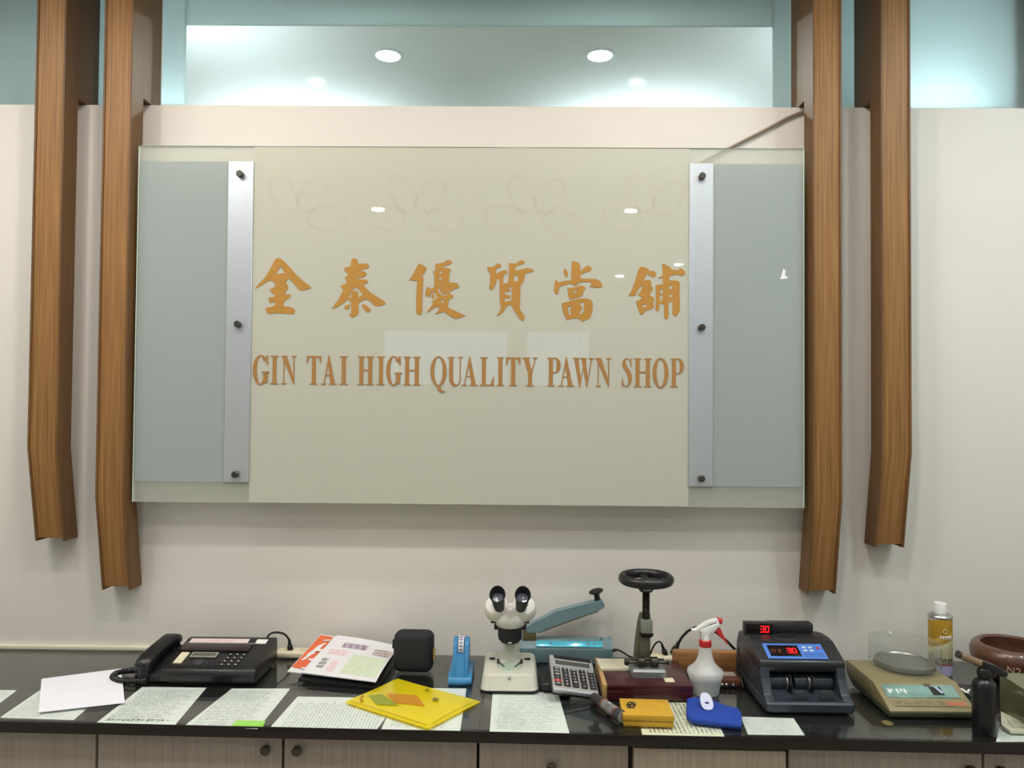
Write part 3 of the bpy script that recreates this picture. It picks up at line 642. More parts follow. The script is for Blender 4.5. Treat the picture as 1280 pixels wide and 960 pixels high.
# fax power lead and power strips behind
def cord(pts, r, label, plug=None, owner=None):
    if owner: o = Vector(owner.location); t = obj('power_cord', B().tube([Vector(p)-o for p in pts], r, 8), cable, owner)
    else:
        o = Vector(pts[0]); o.z = ZC; t = thing('extension_lead', label, 'cable', o); obj('cable', B().tube([Vector(p)-o for p in pts], r, 8), cable, t)
    if plug:
        a, c, rr = plug; b = B(); a = Vector(a)-o; c = Vector(c)-o
        b.cyl(a, a+(c-a)*.55, rr, rr*.92, bev=.002); b.cyl(a+(c-a)*.55, c, rr*.62, rr*.4)
        obj('plug', b, cable, t)
    return t
ps = thing('power_strip', 'cream power strip behind the fax machine, partly under the booklets', 'power strip', (-.70, -.045, ZC), 0, 'cream power strips')
obj('body', B().bx(-.065, .14, -.026, .026, 0, .02, .006, seg=3), cream, ps)
for x in (-.03, .02, .08): obj('socket', B().box((x, 0, .0203), (.022, .018, .001), .0003), mat('socket_face', '#c9bf9f', .5), ps)
px_ = aty(362, 800, -.045)
cord([aty(332, 800, -.10), aty(337, 793, -.09), aty(345, 790.5, -.07), aty(355, 792.5, -.05), aty(361, 799, -.045), aty(362.5, 806, -.045)], .0035,
     'black lead curving from the fax machine into the cream power strip', (aty(363, 815, -.045), aty(361.5, 799, -.045), .0095), fax)
ps2 = thing('power_strip', 'cream power strip behind the dark red box', 'power strip', (.47, -.05, ZC), 0, 'cream power strips')
obj('body', B().bx(-.07, .05, -.022, .022, 0, .02, .006, seg=3), cream, ps2)
for x in (-.02, .03): obj('socket', B().box((x, 0, .0203), (.022, .018, .001), .0003), cream, ps2)
cord([aty(812, 821, -.05), aty(815, 812, -.05), aty(819, 805, -.05), aty(824, 802, -.05), aty(828, 806, -.05), aty(829, 812, -.05)], .003,
     'short black lead looping into the power strip behind the screw press', (aty(832, 819, -.05), aty(827.5, 806, -.05), .009))

# black folder, orange leaflet and white form
def bil(q, u, v): return q[0]*(1-u)*(1-v)+q[1]*u*(1-v)+q[2]*u*v+q[3]*(1-u)*v
Q = [Vector((-.635, -.262, .010)), Vector((-.392, -.310, .006)), Vector((-.372, -.065, .030)), Vector((-.585, -.045, .052))]
def stackthing(name, q, th, m, label, cat, dz=0, n=6, wave=None):
    o = Vector(((q[0].x+q[2].x)/2, (q[0].y+q[2].y)/2, ZC)); 
    t = one(name, B().slab([Vector((p.x-o.x, p.y-o.y, p.z+dz)) for p in q], th, n, wave), m, label, cat, loc=o); return t, o
Qf = [Vector((-.632, -.258, 0)), Vector((-.395, -.306, 0)), Vector((-.380, -.080, 0)), Vector((-.588, -.080, 0))]; zf = (.011, .008, .028, .042)
o = (Qf[0]+Qf[2])/2; fb = loft(B(), [[(p.x-o.x, p.y-o.y, .001) for p in Qf], [(p.x-o.x, p.y-o.y, z_) for p, z_ in zip(Qf, zf)]])
one('ring_binder', fb, black, 'black ring binder under the booklets, thicker towards the wall', 'binder', loc=(o.x, o.y, ZC))
Q2 = [Vector((-.672, -.232, .018)), Vector((-.45, -.28, .0145)), Vector((-.43, -.05, .039)), Vector((-.628, -.030, .063))]
t, o = stackthing('booklet', Q2, .003, mat('white_booklet', '#dcdcdc', .4), 'white and orange booklet showing at the left of the printed form', 'booklet')
b = B().slab([Vector((bil(Q2, u, v)+Vector((0, 0, .0034))).to_tuple())-Vector((o.x, o.y, 0)) for u, v in ((.01, .10), (.22, .08), (.22, .97), (.01, .97))], .0004)
obj('orange_print', b, mat('orange_print', '#d8653a', .45), t)['label'] = 'orange printed area'
b = B()
for u, v, s in ((.19, .12, .02), (.21, .35, .03), (.2, .6, .035), (.16, .86, .02)):
    c0 = bil(Q2, u, v)+Vector((0, 0, .0042))-Vector((o.x, o.y, 0)); b.box(c0, (s, s*.8, .0004), 0)
obj('white_print', b, white, t)
Q3 = [Vector((-.625, -.250, .023)), Vector((-.400, -.302, .018)), Vector((-.376, -.062, .042)), Vector((-.575, -.040, .067))]
wv = lambda u, v: .004*math.sin(u*PI)*v+.003*math.sin(v*5)
t, o = stackthing('printed_form', Q3, .002, mat('form_paper', '#dedde0', .35, coat=.4, var=.02), 'white printed form with small pictures and a pale green table in a clear sleeve', 'document', n=10, wave=wv)
def patch(u0, u1, v0, v1, m, nm, sk=0):
    nn = 6; bb = B()
    for i in range(nn):
        ua, ub = u0+(u1-u0)*i/nn, u0+(u1-u0)*(i+1)/nn
        for j in range(nn):
            va, vb = v0+(v1-v0)*j/nn, v0+(v1-v0)*(j+1)/nn
            nr = (Q3[1]-Q3[0]).cross(Q3[3]-Q3[0]).normalized()
            bb.slab([bil(Q3, u, v)+nr*(wv(u, v)+.0022)-Vector((o.x, o.y, 0)) for u, v in ((ua, va), (ub, va), (ub, vb), (ua, vb))], .0003)
    return obj(nm, bb, m, t)
patch(.22, .60, .70, .84, printed('picture_violet', '#b7aab2', '#5c4c66', 4, .6, 'x', .02, .7), 'picture')
patch(.72, 1.0-.03, .62, .80, printed('picture_brown', '#c7bdb5', '#6b5560', 3, .6, 'y', .02, .7), 'picture')
patch(.48, .97, .08, .55, printed('green_table', '#ccd6bd', '#93a383', 12, .35, 'y', .04, .5), 'table_print')
patch(.12, .42, .48, .62, printed('red_heading', '#ddd2d4', '#cc5b62', 3, .5, 'y', .02, .6), 'heading_print')
patch(.12, .22, .14, .38, printed('dark_picture', '#c3c6c4', '#3c4242', 3, .7, 'y', .05, .8), 'picture')
patch(.27, .38, .10, .34, printed('red_stamp', '#dcd0d0', '#cc6e6e', 5, .5, 'y', .02, .5), 'stamp_print')

# black camera case
cs = thing('camera_case', 'small black zipped case standing in front of the wall', 'case', (-.3125, -.168, ZC), math.radians(-2))
M = Matrix.Rotation(math.radians(-5), 4, 'X')
obj('body', B().box((0, 0, .063), (.118, .066, .118), .022, M, seg=5), mat('black_fabric', '#15161a', .75, var=.15, scale=400, bump=.3), cs)
zp = B()
pts = []
for k in range(33):
    a = 2*PI*k/32; sx = math.copysign(abs(math.cos(a))**.45, math.cos(a)); sz = math.copysign(abs(math.sin(a))**.45, math.sin(a))
    pts.append(M @ Vector((.0595*sx, .002, .063+.0595*sz)))
obj('zip', zp.tube(pts, .0016, 6, 1), blackm, cs)
b = B().box((.0635, -.016, .052), (.005, .009, .030), .001, M); b.box((.0635, -.016, .070), (.007, .007, .008), .001, M); obj('zip_pull', b, brass, cs)['label'] = 'brass zip pull'
obj('strap_loop', B().box((-.061, -.006, .082), (.006, .014, .026), .002, M), blackm, cs)

# tape dispenser
td = thing('tape_dispenser', 'blue tape dispenser seen from its end, with a roll of tape', 'tape dispenser', (-.166, -.20, ZC))
blue = mat('sky_blue_plastic', '#3a84b5', .35, var=.04)
b = B().prism([(-.068, 0), (-.072, .01), (-.066, .020), (-.045, .028), (.05, .03), (.072, .02), (.075, 0)], 'x', -.034, .034, bev=.003)
obj('base', b, blue, td)
for s in (-1, 1):
    b = B().prism([(-.064, .016), (-.045, .07), (-.030, .106), (-.012, .118), (.012, .116), (.035, .095), (.05, .05), (.055, .02)], 'x', s*.0165-.0065, s*.0165+.0065, bev=.003); obj('cheek', b, blue, td)
obj('front_ramp', B().prism([(-.066, .012), (-.052, .055), (-.045, .078), (-.032, .078), (-.02, .02)], 'x', -.012, .012), blue, td)
r = obj('tape_roll', B().lathe([(.014, -.008), (.034, -.008), (.034, .008), (.014, .008), (.014, -.008)], 40, Matrix.Translation((0, 0, .088)) @ Matrix.Rotation(PI/2, 4, 'Y')), mat('tape_white', '#cfd0d6', .3), td)
b = B()
for a in range(0, 360, 30):
    an = math.radians(a); b.box((0, .0345*math.cos(an), .088+.0345*math.sin(an)), (.009, .006, .0006), 0, None); 
b = B()
for k in range(10):
    an = math.radians(80+k*16); M = Matrix.Translation((0, .0343*math.cos(an), .088+.0343*math.sin(an))) @ Matrix.Rotation(an-PI/2, 4, 'X'); b.box((0, 0, 0), (.010, .004, .0006), 0, M)
obj('tape_print', b, mat('tape_print_violet', '#6d6f9a', .5), r)

# yellow plastic envelope
q = [atz(535, 912), atz(600, 878.5), atz(497, 850), atz(432, 879)]; o = (q[0]+q[2])/2
ye = thing('plastic_envelope', 'bright yellow translucent plastic envelope lying diagonally on the glass', 'envelope', (o.x, o.y, ZC))
ylw = glassy('yellow_plastic', '#fff02c', '#fdf01c', .30, .22, .4)
q = [Vector((p.x-o.x, p.y-o.y, .001)) for p in q]
obj('sleeve', B().slab(q, .003, 12, lambda u, v: .006*math.sin(u*PI)*math.sin(v*PI)+.001*math.sin(u*9)*math.sin(v*7)), ylw, ye)
def ep(u, v, z=.0055): p = bil(q, u, v); return Vector((p.x, p.y, z+.0012+.006*math.sin(u*PI)*math.sin(v*PI)))
def epoly(uv, m, nm, dz=0, th=.0004):
    return obj(nm, B().slab([ep(u, v)+Vector((0, 0, dz)) for u, v in uv], th), m, ye)
epoly([(.25, .50), (.42, .82), (.30, .92), (.14, .70)][::1], glassy('leaf_green_film', '#c6d63a', '#c0cc2c', .45, .3, .3), 'green_paper', -.0015)
epoly([(.42, .30), (.62, .52), (.46, .80), (.28, .58)], glassy('orange_film', '#f3c22e', '#ebb926', .45, .3, .3), 'orange_paper', -.0008)
obj('fold_line', B().tube([ep(.04, .04), ep(.04, .5), ep(.04, .96)], .0009, 5), mat('yellow_seam', '#c7b10e', .4), ye)
obj('fold_line', B().tube([ep(.10, .02), ep(.5, .035), ep(.97, .03)], .0009, 5), mat('yellow_seam_b', '#c9b616', .4), ye)
obj('string_clasp', B().tube([ep(.1, .86), ep(.17, .92), ep(.24, .95)], .0035, 6), mat('tan_clasp', '#b58f22', .5), ye)
obj('metal_clip', B().slab([ep(.62, .28), ep(.70, .30), ep(.70, .36), ep(.62, .34)], .0006), mat('olive_mark', '#7d741f', .5), ye)
obj('metal_clip', B().slab([ep(.84, .52), ep(.9, .54), ep(.9, .57), ep(.84, .56)], .0006), mat('olive_mark_b', '#7d741f', .5), ye)

# microscope
mo = Vector((-.0235, -.215, ZC))
mi_ = thing('stereo_microscope', 'white stereo microscope with black eyepieces on a wide base', 'microscope', mo)
ivory = mat('ivory_enamel', '#c3c2b4', .35, var=.03); headw = mat('white_enamel', '#d4d3ca', .3, var=.02)
b = loft(B(), [ring(.080, -.099, .10, .022, 0), ring(.0815, -.101, .10, .022, .004), ring(.0815, -.101, .10, .022, .006), ring(.080, -.099, .10, .022, .008), ring(.076, -.088, .098, .022, .040), ring(.072, -.083, .094, .020, .0455), ring(.066, -.077, .088, .018, .047)])
obj('base', b, ivory, mi_)
obj('base_rim', loft(B(), [ring(.0805, -.1, .1, .022, -.0), ring(.083, -.1025, .1015, .022, .0005), ring(.083, -.1025, .1015, .022, .0035)]), blackm, mi_)
obj('stage_plate', B().lathe([(0, .0492), (.032, .0492), (.035, .0485), (.036, .047), (0, .047)], 40, cx=0, cy=-.030), mat('stage_glass', '#a7b7a6', .15, var=.03), mi_)
for s in (-1, 1):
    b = B(); b.tube([(s*.034, -.005, .050), (s*.034, -.006, .058), (s*.028, -.022, .055), (s*.016, -.040, .051)], .0018, 7); b.cyl((s*.034, -.005, .047), (s*.034, -.005, .060), .004); obj('stage_clip', b, dmetal, mi_)
    obj('switch', B().box((s*.052, .030, .0485), (.017, .010, .006), .001), black, mi_)
b = B(); b.sph((0, -.088, .036), .0055); obj('screw', b, silver, mi_)
b = loft(B(), [ring(.021, .020, .060, .008, .045), ring(.019, .024, .060, .008, .075), ring(.0175, .026, .058, .008, .13), ring(.0175, .026, .058, .008, .17)]); obj('column', b, ivory, mi_)
b = B(); b.lathe([(0, .106), (.028, .106), (.029, .109), (.034, .114), (.034, .121), (.036, .122), (.036, .150), (.034, .154), (0, .154)], 48, cx=0, cy=.012); obj('objective_housing', b, blackm, mi_)
obj('focus_arm', B().box((0, .042, .142), (.034, .04, .04), .006), ivory, mi_)
obj('lettering', B().box((0, -.0225, .1125), (.010, .001, .003), 0), white, mi_)
for s in (-1, 1): 
    b = B(); b.cyl((s*.018, .04, .142), (s*.048, .04, .142), .011, bev=.002); obj('focus_knob', b, black, mi_)
# head: drum plus two prism housings
b = B(); b.lathe([(0, .154), (.037, .154), (.042, .158), (.047, .168), (.050, .176), (.047, .190), (.036, .202), (0, .206)], 48, cx=0, cy=.008)
b.sph((0, 0, .19), .034, (1.15, .9, .9))
hd = obj('head', b, headw, mi_)
for s in (-1, 1):
    M = Matrix.Translation((s*.0395, .0, .205)) @ Matrix.Rotation(math.radians(38), 4, 'X')
    b = B(); b.lathe([(0, -.030), (.026, -.029), (.034, -.018), (.037, -.004), (.036, .010), (.032, .018), (.020, .022), (0, .022)], 40, M)
    obj('prism_housing', b, headw, hd)
    b = B(); b.cyl((s*.040, -.012, .172), (s*.056, -.012, .170), .005, bev=.001); obj('lock_screw', b, black, hd)
    a0 = Vector((s*.0305, -.014, .205)); a1 = Vector((s*.0365, -.062, .262)); d_ = (a1-a0)
    b = B(); b.cyl(a0, a0+d_*.50, .0155, .0165, 32); b.cyl(a0+d_*.42, a0+d_*.80, .0185, .0195, 32, bev=.001)
    ey = obj('eyepiece', b, black, mi_)
    # eyecup: flared ring higher at its outer side
    M = Matrix.Translation(a0+d_*.74) @ d_.to_track_quat('Z', 'Y').to_matrix().to_4x4()
    t = bmesh.new(); rings = []
    n = 36
    for rad, z, hh in ((.0190, 0, 0), (.0215, .008, .2), (.0235, .016, 1), (.0225, .0165, 1), (.0195, .012, .7), (.0150, .004, 0), (.0150, .002, 0)):
        rings.append([t.verts.new((rad*math.cos(2*PI*k/n), rad*math.sin(2*PI*k/n), z+hh*.013*max(0, math.sin(2*PI*k/n)*1.0))) for k in range(n)])
    for a, c in zip(rings, rings[1:]):
        for k in range(n): t.faces.new((a[k], a[(k+1) % n], c[(k+1) % n], c[k]))
    bmesh.ops.recalc_face_normals(t, faces=t.faces)
    # turn so that the high side is up
    upv = (M.to_3x3().inverted() @ Vector((0, .6, .8))); ang = math.atan2(upv.y, upv.x)-PI/2
    bb = B(); bb._take(t, M @ Matrix.Rotation(ang, 4, 'Z')); obj('eyecup', bb, blackm, ey)
    bb = B(); bb.lathe([(0, .0045), (.007, .004), (.0125, .002), (.0155, .002), (.0155, .0), (0, 0)], 32, M @ Matrix.Translation((0, 0, .003))); obj('eye_lens', bb, mat('lens_glass', '#62626f', .06, .4, coat=1), ey)

# heat sealer
tealm = mat('teal_enamel', '#6b858b', .4, var=.06, scale=25); cyan = mat('cyan_film_strip', '#4bb6cf', .2, .1, var=.05, scale=10, coat=.6)
hs0 = thing('heat_sealer', 'teal impulse heat sealer with raised arm and black knob, behind the calculator', 'heat sealer', (.15, -.05, ZC))
b = B().prism([(-.032, 0), (-.032, .045), (-.012, .064), (.024, .066), (.034, .05), (.034, 0)], 'x', -.143, .143, bev=.003)
obj('body', b, tealm, hs0)
M = Matrix.Translation((0, -.022, .0555)) @ Matrix.Rotation(math.atan2(.019, .020), 4, 'X')
obj('sealing_strip', B().box((.010, 0, .003), (.205, .020, .002), .0005, M), cyan, hs0)
b = B().box((.010, 0, .0025), (.213, .023, .0012), 0, M @ Matrix.Translation((0, 0, -.002))); obj('strip_frame', b, tealm, hs0)
for x in (-.048, .068, .088):
    b = B(); p0 = M @ Vector((x, .001, .004)); p1 = M @ Vector((x, .001, .0055)); b.cyl(p0, p1, .0032 if x < .08 else .0022); obj('screw', b, dmetal, hs0)
for x in (-.142, .142): obj('end_cap', B().prism([(-.033, .002), (-.033, .046), (-.012, .066), (.025, .068), (.035, .05), (.035, .002)], 'x', x-.0025, x+.0025), tealm, hs0)
obj('post_pin', B().cyl((.112, -.004, .062), (.112, -.004, .074), .004), tealm, hs0)
YA = -.05
def hx_(px, py): p = aty(px, py, YA); return (p.x-.15, p.z-ZC)
arm = [hx_(*p) for p in ((655.5, 783), (675, 773), (694.7, 763), (714, 758), (733.8, 753), (751.7, 749), (755.2, 755), (753.6, 759.2), (746, 762), (720, 771), (695, 780), (671.5, 789), (660, 789))]
a_ = obj('arm', B().prism(arm, 'y', -.015, .015), tealm, hs0, 12)
obj('seal_bar', B().prism([hx_(*p) for p in ((747, 761.2), (748, 763.6), (673, 790.8), (671, 788.5))], 'y', -.009, .009), mat('seal_bar_tan', '#b7a98c', .5), a_)
obj('hinge', B().prism([hx_(*p) for p in ((653.5, 783), (660, 781), (670, 789), (670, 800), (653.5, 800))], 'y', -.014, .014, bev=.002), mat('hinge_olive', '#6d6246', .5, .4), hs0)
kx, kz = hx_(747, 750); kx2, kz2 = hx_(745.5, 741)
b = B(); b.cyl((kx, 0, kz-.002), (kx2, 0, kz2), .009, .0085); 
M = Matrix.Translation((kx2, 0, kz2)) @ Matrix.Rotation(math.radians(-14), 4, 'Y'); b.lathe([(0, -.004), (.010, -.004), (.022, .002), (.0235, .006), (.018, .010), (0, .012)], 32, M); obj('press_knob', b, blackm, a_)
cord([aty(764, 813, -.05), aty(770, 812, -.05), aty(778, 815, -.05), aty(788, 821, -.06), aty(800, 822, -.05), aty(815, 821, -.05)], .003, 'black lead leaving the right end of the heat sealer', (aty(762.5, 813, -.05), aty(771, 812.5, -.05), .008), hs0)

# black pouch under calculator
one('leather_pouch', B().box((0, 0, .013), (.085, .15, .025), .011, seg=4), mat('black_leather', '#121214', .45, var=.2, scale=150, bump=.3), 'black pouch wedged under the calculator beside the microscope', 'pouch', loc=(.106, -.235, ZC))
# calculator
qc = [Vector(p) for p in ((.0985, -.377, .035), (.2225, -.362, .015), (.2150, -.232, .065), (.0905, -.247, .085))]
U = (qc[1]-qc[0]); V = (qc[3]-qc[0]); lu, lv = U.length, V.length; ux = U.normalized(); nz = ux.cross(V).normalized(); vy = nz.cross(ux)
CM = Matrix(((ux.x, vy.x, nz.x, 0), (ux.y, vy.y, nz.y, 0), (ux.z, vy.z, nz.z, 0), (0, 0, 0, 1))); CM.translation = qc[0]
cb_ = (qc[0]+qc[2])/2
ca = thing('desk_calculator', 'silver desk calculator with dark keys, tilted up at the back', 'calculator', (cb_.x, cb_.y, ZC))
CM = Matrix.Translation((-cb_.x, -cb_.y, 0)) @ CM
obj('case', B().bx(0, lu, 0, lv, -.014, 0, .004, CM, seg=3), mat('silver_plastic', '#aeb0b3', .35, .3, var=.02), ca)
obj('underside', B().bx(-.002, lu-.002, -.001, lv+.004, -.020, -.010, .004, CM), black, ca)
obj('top_strip', B().bx(.012, lu-.004, lv-.016, lv-.002, 0, .0015, .0005, CM), black, ca)
d_ = obj('display', B().bx(.008, lu-.006, lv-.046, lv-.017, 0, .0012, .0005, CM), mat('display_bezel', '#9fa0a0', .3), ca)
obj('screen', B().bx(.014, lu-.012, lv-.040, lv-.023, .0012, .0018, 0, CM), mat('lcd_dark', '#4e504c', .2), d_)
KL = [['CE', '%', 'MU', '>', 'ON'], ['MC', '7', '8', '9', '/'], ['MR', '4', '5', '6', 'x'], ['+-', '1', '2', '3', '-'], ['C', '0', '00', '.', '+'], ['AC', '0', '.', '=', '+']]
keym = mat('key_dark', '#2b2c2f', .4); keyr = mat('key_red', '#a32a2f', .4); obj('key_field', B().bx(.005, lu-.005, .012, lv-.050, 0, .0008, 0, CM), mat('key_field', '#a7a39a', .5), ca)
for r in range(6):
    for c_ in range(5):
        x = .014+c_*(lu-.028)/4; y = lv-.060-r*(lv-.080)/5
        k = obj('key', B().box((x, y, .003), ((lu-.030)/5.0, .0105, .005), .0015, CM), keyr if (r == 4 and c_ == 0) else keym, ca)
        if r == 4 and c_ == 0: k['label'] = 'red key'
        obj('key_legend', B().text(KL[r][c_], .0085, CM @ Matrix.Translation((x, y, .0056)), .0002), white, k)
# light wood block between calculator and dark red box
one('wood_block', B().bx(-.006, .006, -.115, .10, 0, .040, .001), wood('pale_wood', '#a58050', '#bd9967', .5, 1, 'y'), 'pale wood strip squeezed between the calculator and the dark red box', 'wood block', loc=(.239, -.24, ZC))

# maroon box
mb = thing('wooden_box', 'dark red lacquered box under the screw press', 'box', (.362, -.262, ZC))
mar = mat('maroon_lacquer', '#3f1319', .3, var=.12, scale=12, coat=.2)
obj('body', B().bx(-.116, .116, -.096, .10, 0, .026, .001), mar, mb); obj('lid', B().bx(-.1165, .1165, -.0965, .1005, .0265, .041, .0015), mar, mb)
o_ = atz(836.5, 850, ZC+.0415); b = B().box((o_.x-.362, o_.y+.262, .0415), (.026, .030, .0008), 0); obj('sticker', b, cream, mb)['label'] = 'small pale sticker'
q = [atz(751, 836, ZC+.047), atz(790, 836, ZC+.047), atz(784, 823.5, ZC+.047), atz(745.5, 823, ZC+.047)]; o = (q[0]+q[2])/2
one('notepad', B().slab([(p.x-o.x, p.y-o.y, 0) for p in q], .0055), printed('notepad_paper', '#cfc8af', '#8f8b78', 9, .4, 'y', amount=.35), 'cream paper pad on the left of the dark red box', 'notepad', loc=(o.x, o.y, ZC+.0413))

# screw press
PY = -.245; PXc = aty(807.5, 760, PY).x
pr = thing('screw_press', 'small screw press with black handwheel standing on the dark red box', 'screw press', (PXc, PY, ZC+.0415))
olive = mat('olive_paint', '#6b6a58', .4, .35, var=.12, scale=30); grey_p = mat('grey_green_paint', '#8c9284', .4, .3, var=.08)
b = loft(B(), [ring(.049, -.062, .035, .006, 0), ring(.049, -.062, .035, .006, .016), ring(.045, -.057, .032, .006, .022)]); obj('base', b, mat('press_base_grey', '#84898a', .35, .5, var=.05), pr)
b = B(); b.tube([(-.058, -.030, .033), (.060, -.030, .033)], .0045, 12, 1); b.tube([(-.05, -.008, .034), (.05, -.008, .034)], .003, 10, 1); obj('clamp_rod', b, dmetal, pr)
b = B(); b.cyl((-.066, -.030, .033), (-.054, -.030, .033), .009, bev=.002); b.cyl((.054, -.030, .033), (.060, -.030, .033), .0065); obj('rod_end', b, mat('dark_steel', '#2e2c29', .4, .6), pr)
for x in (-.018, .018):
    b = B(); b.cyl((x-.011, -.032, .034), (x+.011, -.032, .034), .0155, bev=.003); b.cyl((x, -.032, .02), (x, -.032, .048), .006); obj('clamp_jaw', b, mat('jaw_steel', '#3d3b37', .35, .7), pr)
fr = [(-.034, .02), (-.028, .09), (-.022, .135), (-.016, .160), (.014, .160), (.014, .02)]
b = B().prism(fr, 'y', .002, .026, bev=.003); b.bx(-.018, .008, -.004, .004, .02, .12, .002); obj('frame', b, olive, pr)
obj('screw_block', B().bx(-.0165, .0165, -.020, .022, .110, .148, .003), grey_p, pr)
obj('ram', loft(B(), [ring(.016, -.016, .016, .006, .098), ring(.019, -.020, .018, .006, .104), ring(.019, -.020, .018, .006, .110)]), mat('ram_dark', '#24221f', .4, .5), pr)
prf = [(0, .148)]; z = .148
while z < .226: prf += [(.0095, z), (.0115, z+.002), (.0115, z+.003), (.0095, z+.005)]; z += .0055
prf += [(0, z)]
obj('screw', B().lathe(prf, 24), mat('screw_dark', '#292520', .35, .7), pr)
wz = .262
wh = obj('handwheel', B().torus(.0685, .0112, Matrix.Translation((0, 0, wz)), sz=1.25), black, pr)
b = B(); b.lathe([(0, .226), (.018, .226), (.022, .232), (.016, .240), (.013, .262), (0, .264)], 32)
for a in (90, 210, 330):
    an = math.radians(a); b.box((.036, 0, wz-.003), (.066, .020, .008), .002, Matrix.Rotation(an, 4, 'Z'))
obj('spokes', b, black, wh)

# spray bottle
SYb = -.30; SXb = aty(881.5, 840, SYb).x
sb = thing('spray_bottle', 'translucent white spray bottle with red collar and red trigger', 'spray bottle', (SXb, SYb, ZC))
plast = glassy('milky_plastic', '#fafafa', '#fbfcfb', .22, .3, .55)
prof = [(.034, .001), (.038, .003), (.0395, .015), (.044, .038), (.048, .050), (.0495, .054), (.0495, .062), (.047, .067), (.036, .074), (.026, .086), (.0205, .100), (.0170, .120), (.0160, .132)]
obj('bottle', B().lathe([(0, .001)]+prof+[(0, .132)], 56), plast, sb)
obj('liquid', B().lathe([(0, .003), (.033, .003), (.036, .006), (.0375, .016), (.042, .038), (.0455, .047), (0, .047)], 56), glassy('cloudy_liquid', '#e4e8e4', '#c4c9c3', .4, .1, .4), sb)
obj('collar', B().lathe([(0, .130), (.0165, .130), (.0172, .132), (.0168, .147), (.015, .149), (0, .149)], 40), red, sb)
def sp(px, py): p = aty(px, py, SYb); return (p.x-SXb, p.z-ZC)
b = B().prism([sp(*p) for p in ((876, 798), (876, 790), (874, 787), (882, 783), (895, 778), (897, 775), (899, 780), (897, 783), (891, 790), (886, 791), (885.5, 798))], 'y', -.011, .011, bev=.002)
b.lathe([(0, .146), (.0135, .146), (.0125, .155), (.011, .166), (.009, .172), (0, .174)], 28); hd2 = obj('spray_head', b, white, sb)
b = B().prism([sp(*p) for p in ((864, 786.2), (869, 786), (875, 781.5), (883, 776.5), (894, 773), (897, 773.5), (897, 777), (888, 779), (879, 784), (873, 788.5), (865, 788.6))], 'y', -.009, .009, bev=.0012); obj('lever_cover', b, white, hd2)
b = B(); n0 = sp(896, 775.3); n1 = sp(902.5, 776.8); b.cyl((n0[0], 0, n0[1]), (n1[0], 0, n1[1]), .009, .0078, bev=.0015); obj('nozzle', b, red, hd2)
b = B().prism([sp(*p) for p in ((892.5, 788), (896, 785.5), (898.5, 784), (900.5, 785.5), (902.5, 791), (906, 798), (910, 804), (908.5, 805), (901, 796.5))], 'y', -.007, .007, bev=.001); obj('trigger', b, red, hd2)

# wooden block behind the bottle
wbx = one('wooden_tray', B().bx(-.102, .108, -.016, .016, 0, .060, .006), wood('oak_block', '#8b5f36', '#aa7a48', .5, 1, 'x'), 'brown wooden block standing behind the spray bottle', 'wooden block', loc=(.573, -.125, ZC))
wbx.name = 'wooden_plank'
# small brown case with a label
br = thing('leather_case', 'small brown leather case with a pale label beside the banknote counter', 'case', (.611, -.222, ZC), math.radians(-3))
obj('body', loft(B(), [ring(.033, -.034, .040, .012, .004), ring(.035, -.036, .042, .012, .012), ring(.033, -.034, .040, .012, .020), ring(.030, -.030, .036, .01, .023)]), mat('brown_leather', '#6a3d27', .5, var=.15, scale=60, bump=.2), br)
obj('label_plate', B().box((.002, .004, .0235), (.040, .030, .001)), mat('pale_label', '#a9a596', .4), br)
b = B(); 
for x in (-.024, -.012, .008): b.sph((x, -.036, .007), .005)
obj('rivet', b, silver, br); obj('sole', B().bx(-.032, .032, -.034, .038, 0, .005), blackm, br)

# banknote counter
bc = thing('banknote_counter', 'dark grey banknote counter with blue control panel and red 30 on its display', 'banknote counter', (.768, -.29, ZC), 0)
slate = mat('slate_blue_reflection', '#2d343d', .35, var=.06, scale=60); hoodm = mat('hood_plastic', '#27272a', .32, var=.06, scale=60); pit = mat('recess_black', '#0b0b0d', .5)  # slate: bluish reflection put into the dark plastic's colour
hw = .114
sidep = [(-.143, .004), (-.146, .028), (-.120, .040), (-.098, .075), (-.088, .118), (-.012, .146), (.06, .147), (.11, .138), (.13, .10), (.135, .004)]
for s in (-1, 1):
    a = s*hw; c_ = s*(hw-.024); obj('side_housing', B().prism(sidep, 'x', min(a, c_), max(a, c_), bev=.003), slate, bc)
obj('hood', B().prism([(-.090, .090), (-.093, .112), (-.089, .1195), (-.012, .149), (.02, .152), (.06, .150), (.10, .142), (.11, .12), (-.06, .085)], 'x', -hw-.001, hw+.001, bev=.004), hoodm, bc)
obj('inner_recess', B().bx(-hw+.023, hw-.023, -.05, .10, .03, .10), pit, bc)
b = loft(B(), [ring(hw+.001, -.146, .13, .012, .003), ring(hw+.004, -.150, .13, .014, .008), ring(hw+.004, -.150, .13, .014, .026), ring(hw+.001, -.146, .13, .012, .031)]); obj('base_tray', b, slate, bc)
obj('feed_plate', B().prism([(-.128, .030), (-.085, .034), (-.050, .062), (-.045, .03)], 'x', -hw+.024, hw-.024), slate, bc)
for x0_, x1_ in ((-.086, -.040), (-.017, .017), (.034, .086)):
    b = B(); b.cyl((x0_, -.058, .052), (x1_, -.058, .052), .024, 32, 32) if False else b.cyl((x0_, -.058, .052), (x1_, -.058, .052), .024); obj('roller_cover', b, slate, bc)
for x in (-.033, .026):
    b = B(); b.cyl((x-.0035, -.070, .056), (x+.0035, -.070, .056), .026, seg=28)
    for k in range(8):
        an = k*PI/4; b.box((x, -.070+.030*math.cos(an), .056+.030*math.sin(an)), (.006, .010, .004), 0)
    obj('stacker_wheel', b, blackm, bc)
    obj('wheel_glint', B().cyl((x-.008, -.072, .056), (x-.005, -.072, .056), .020), silver, bc)
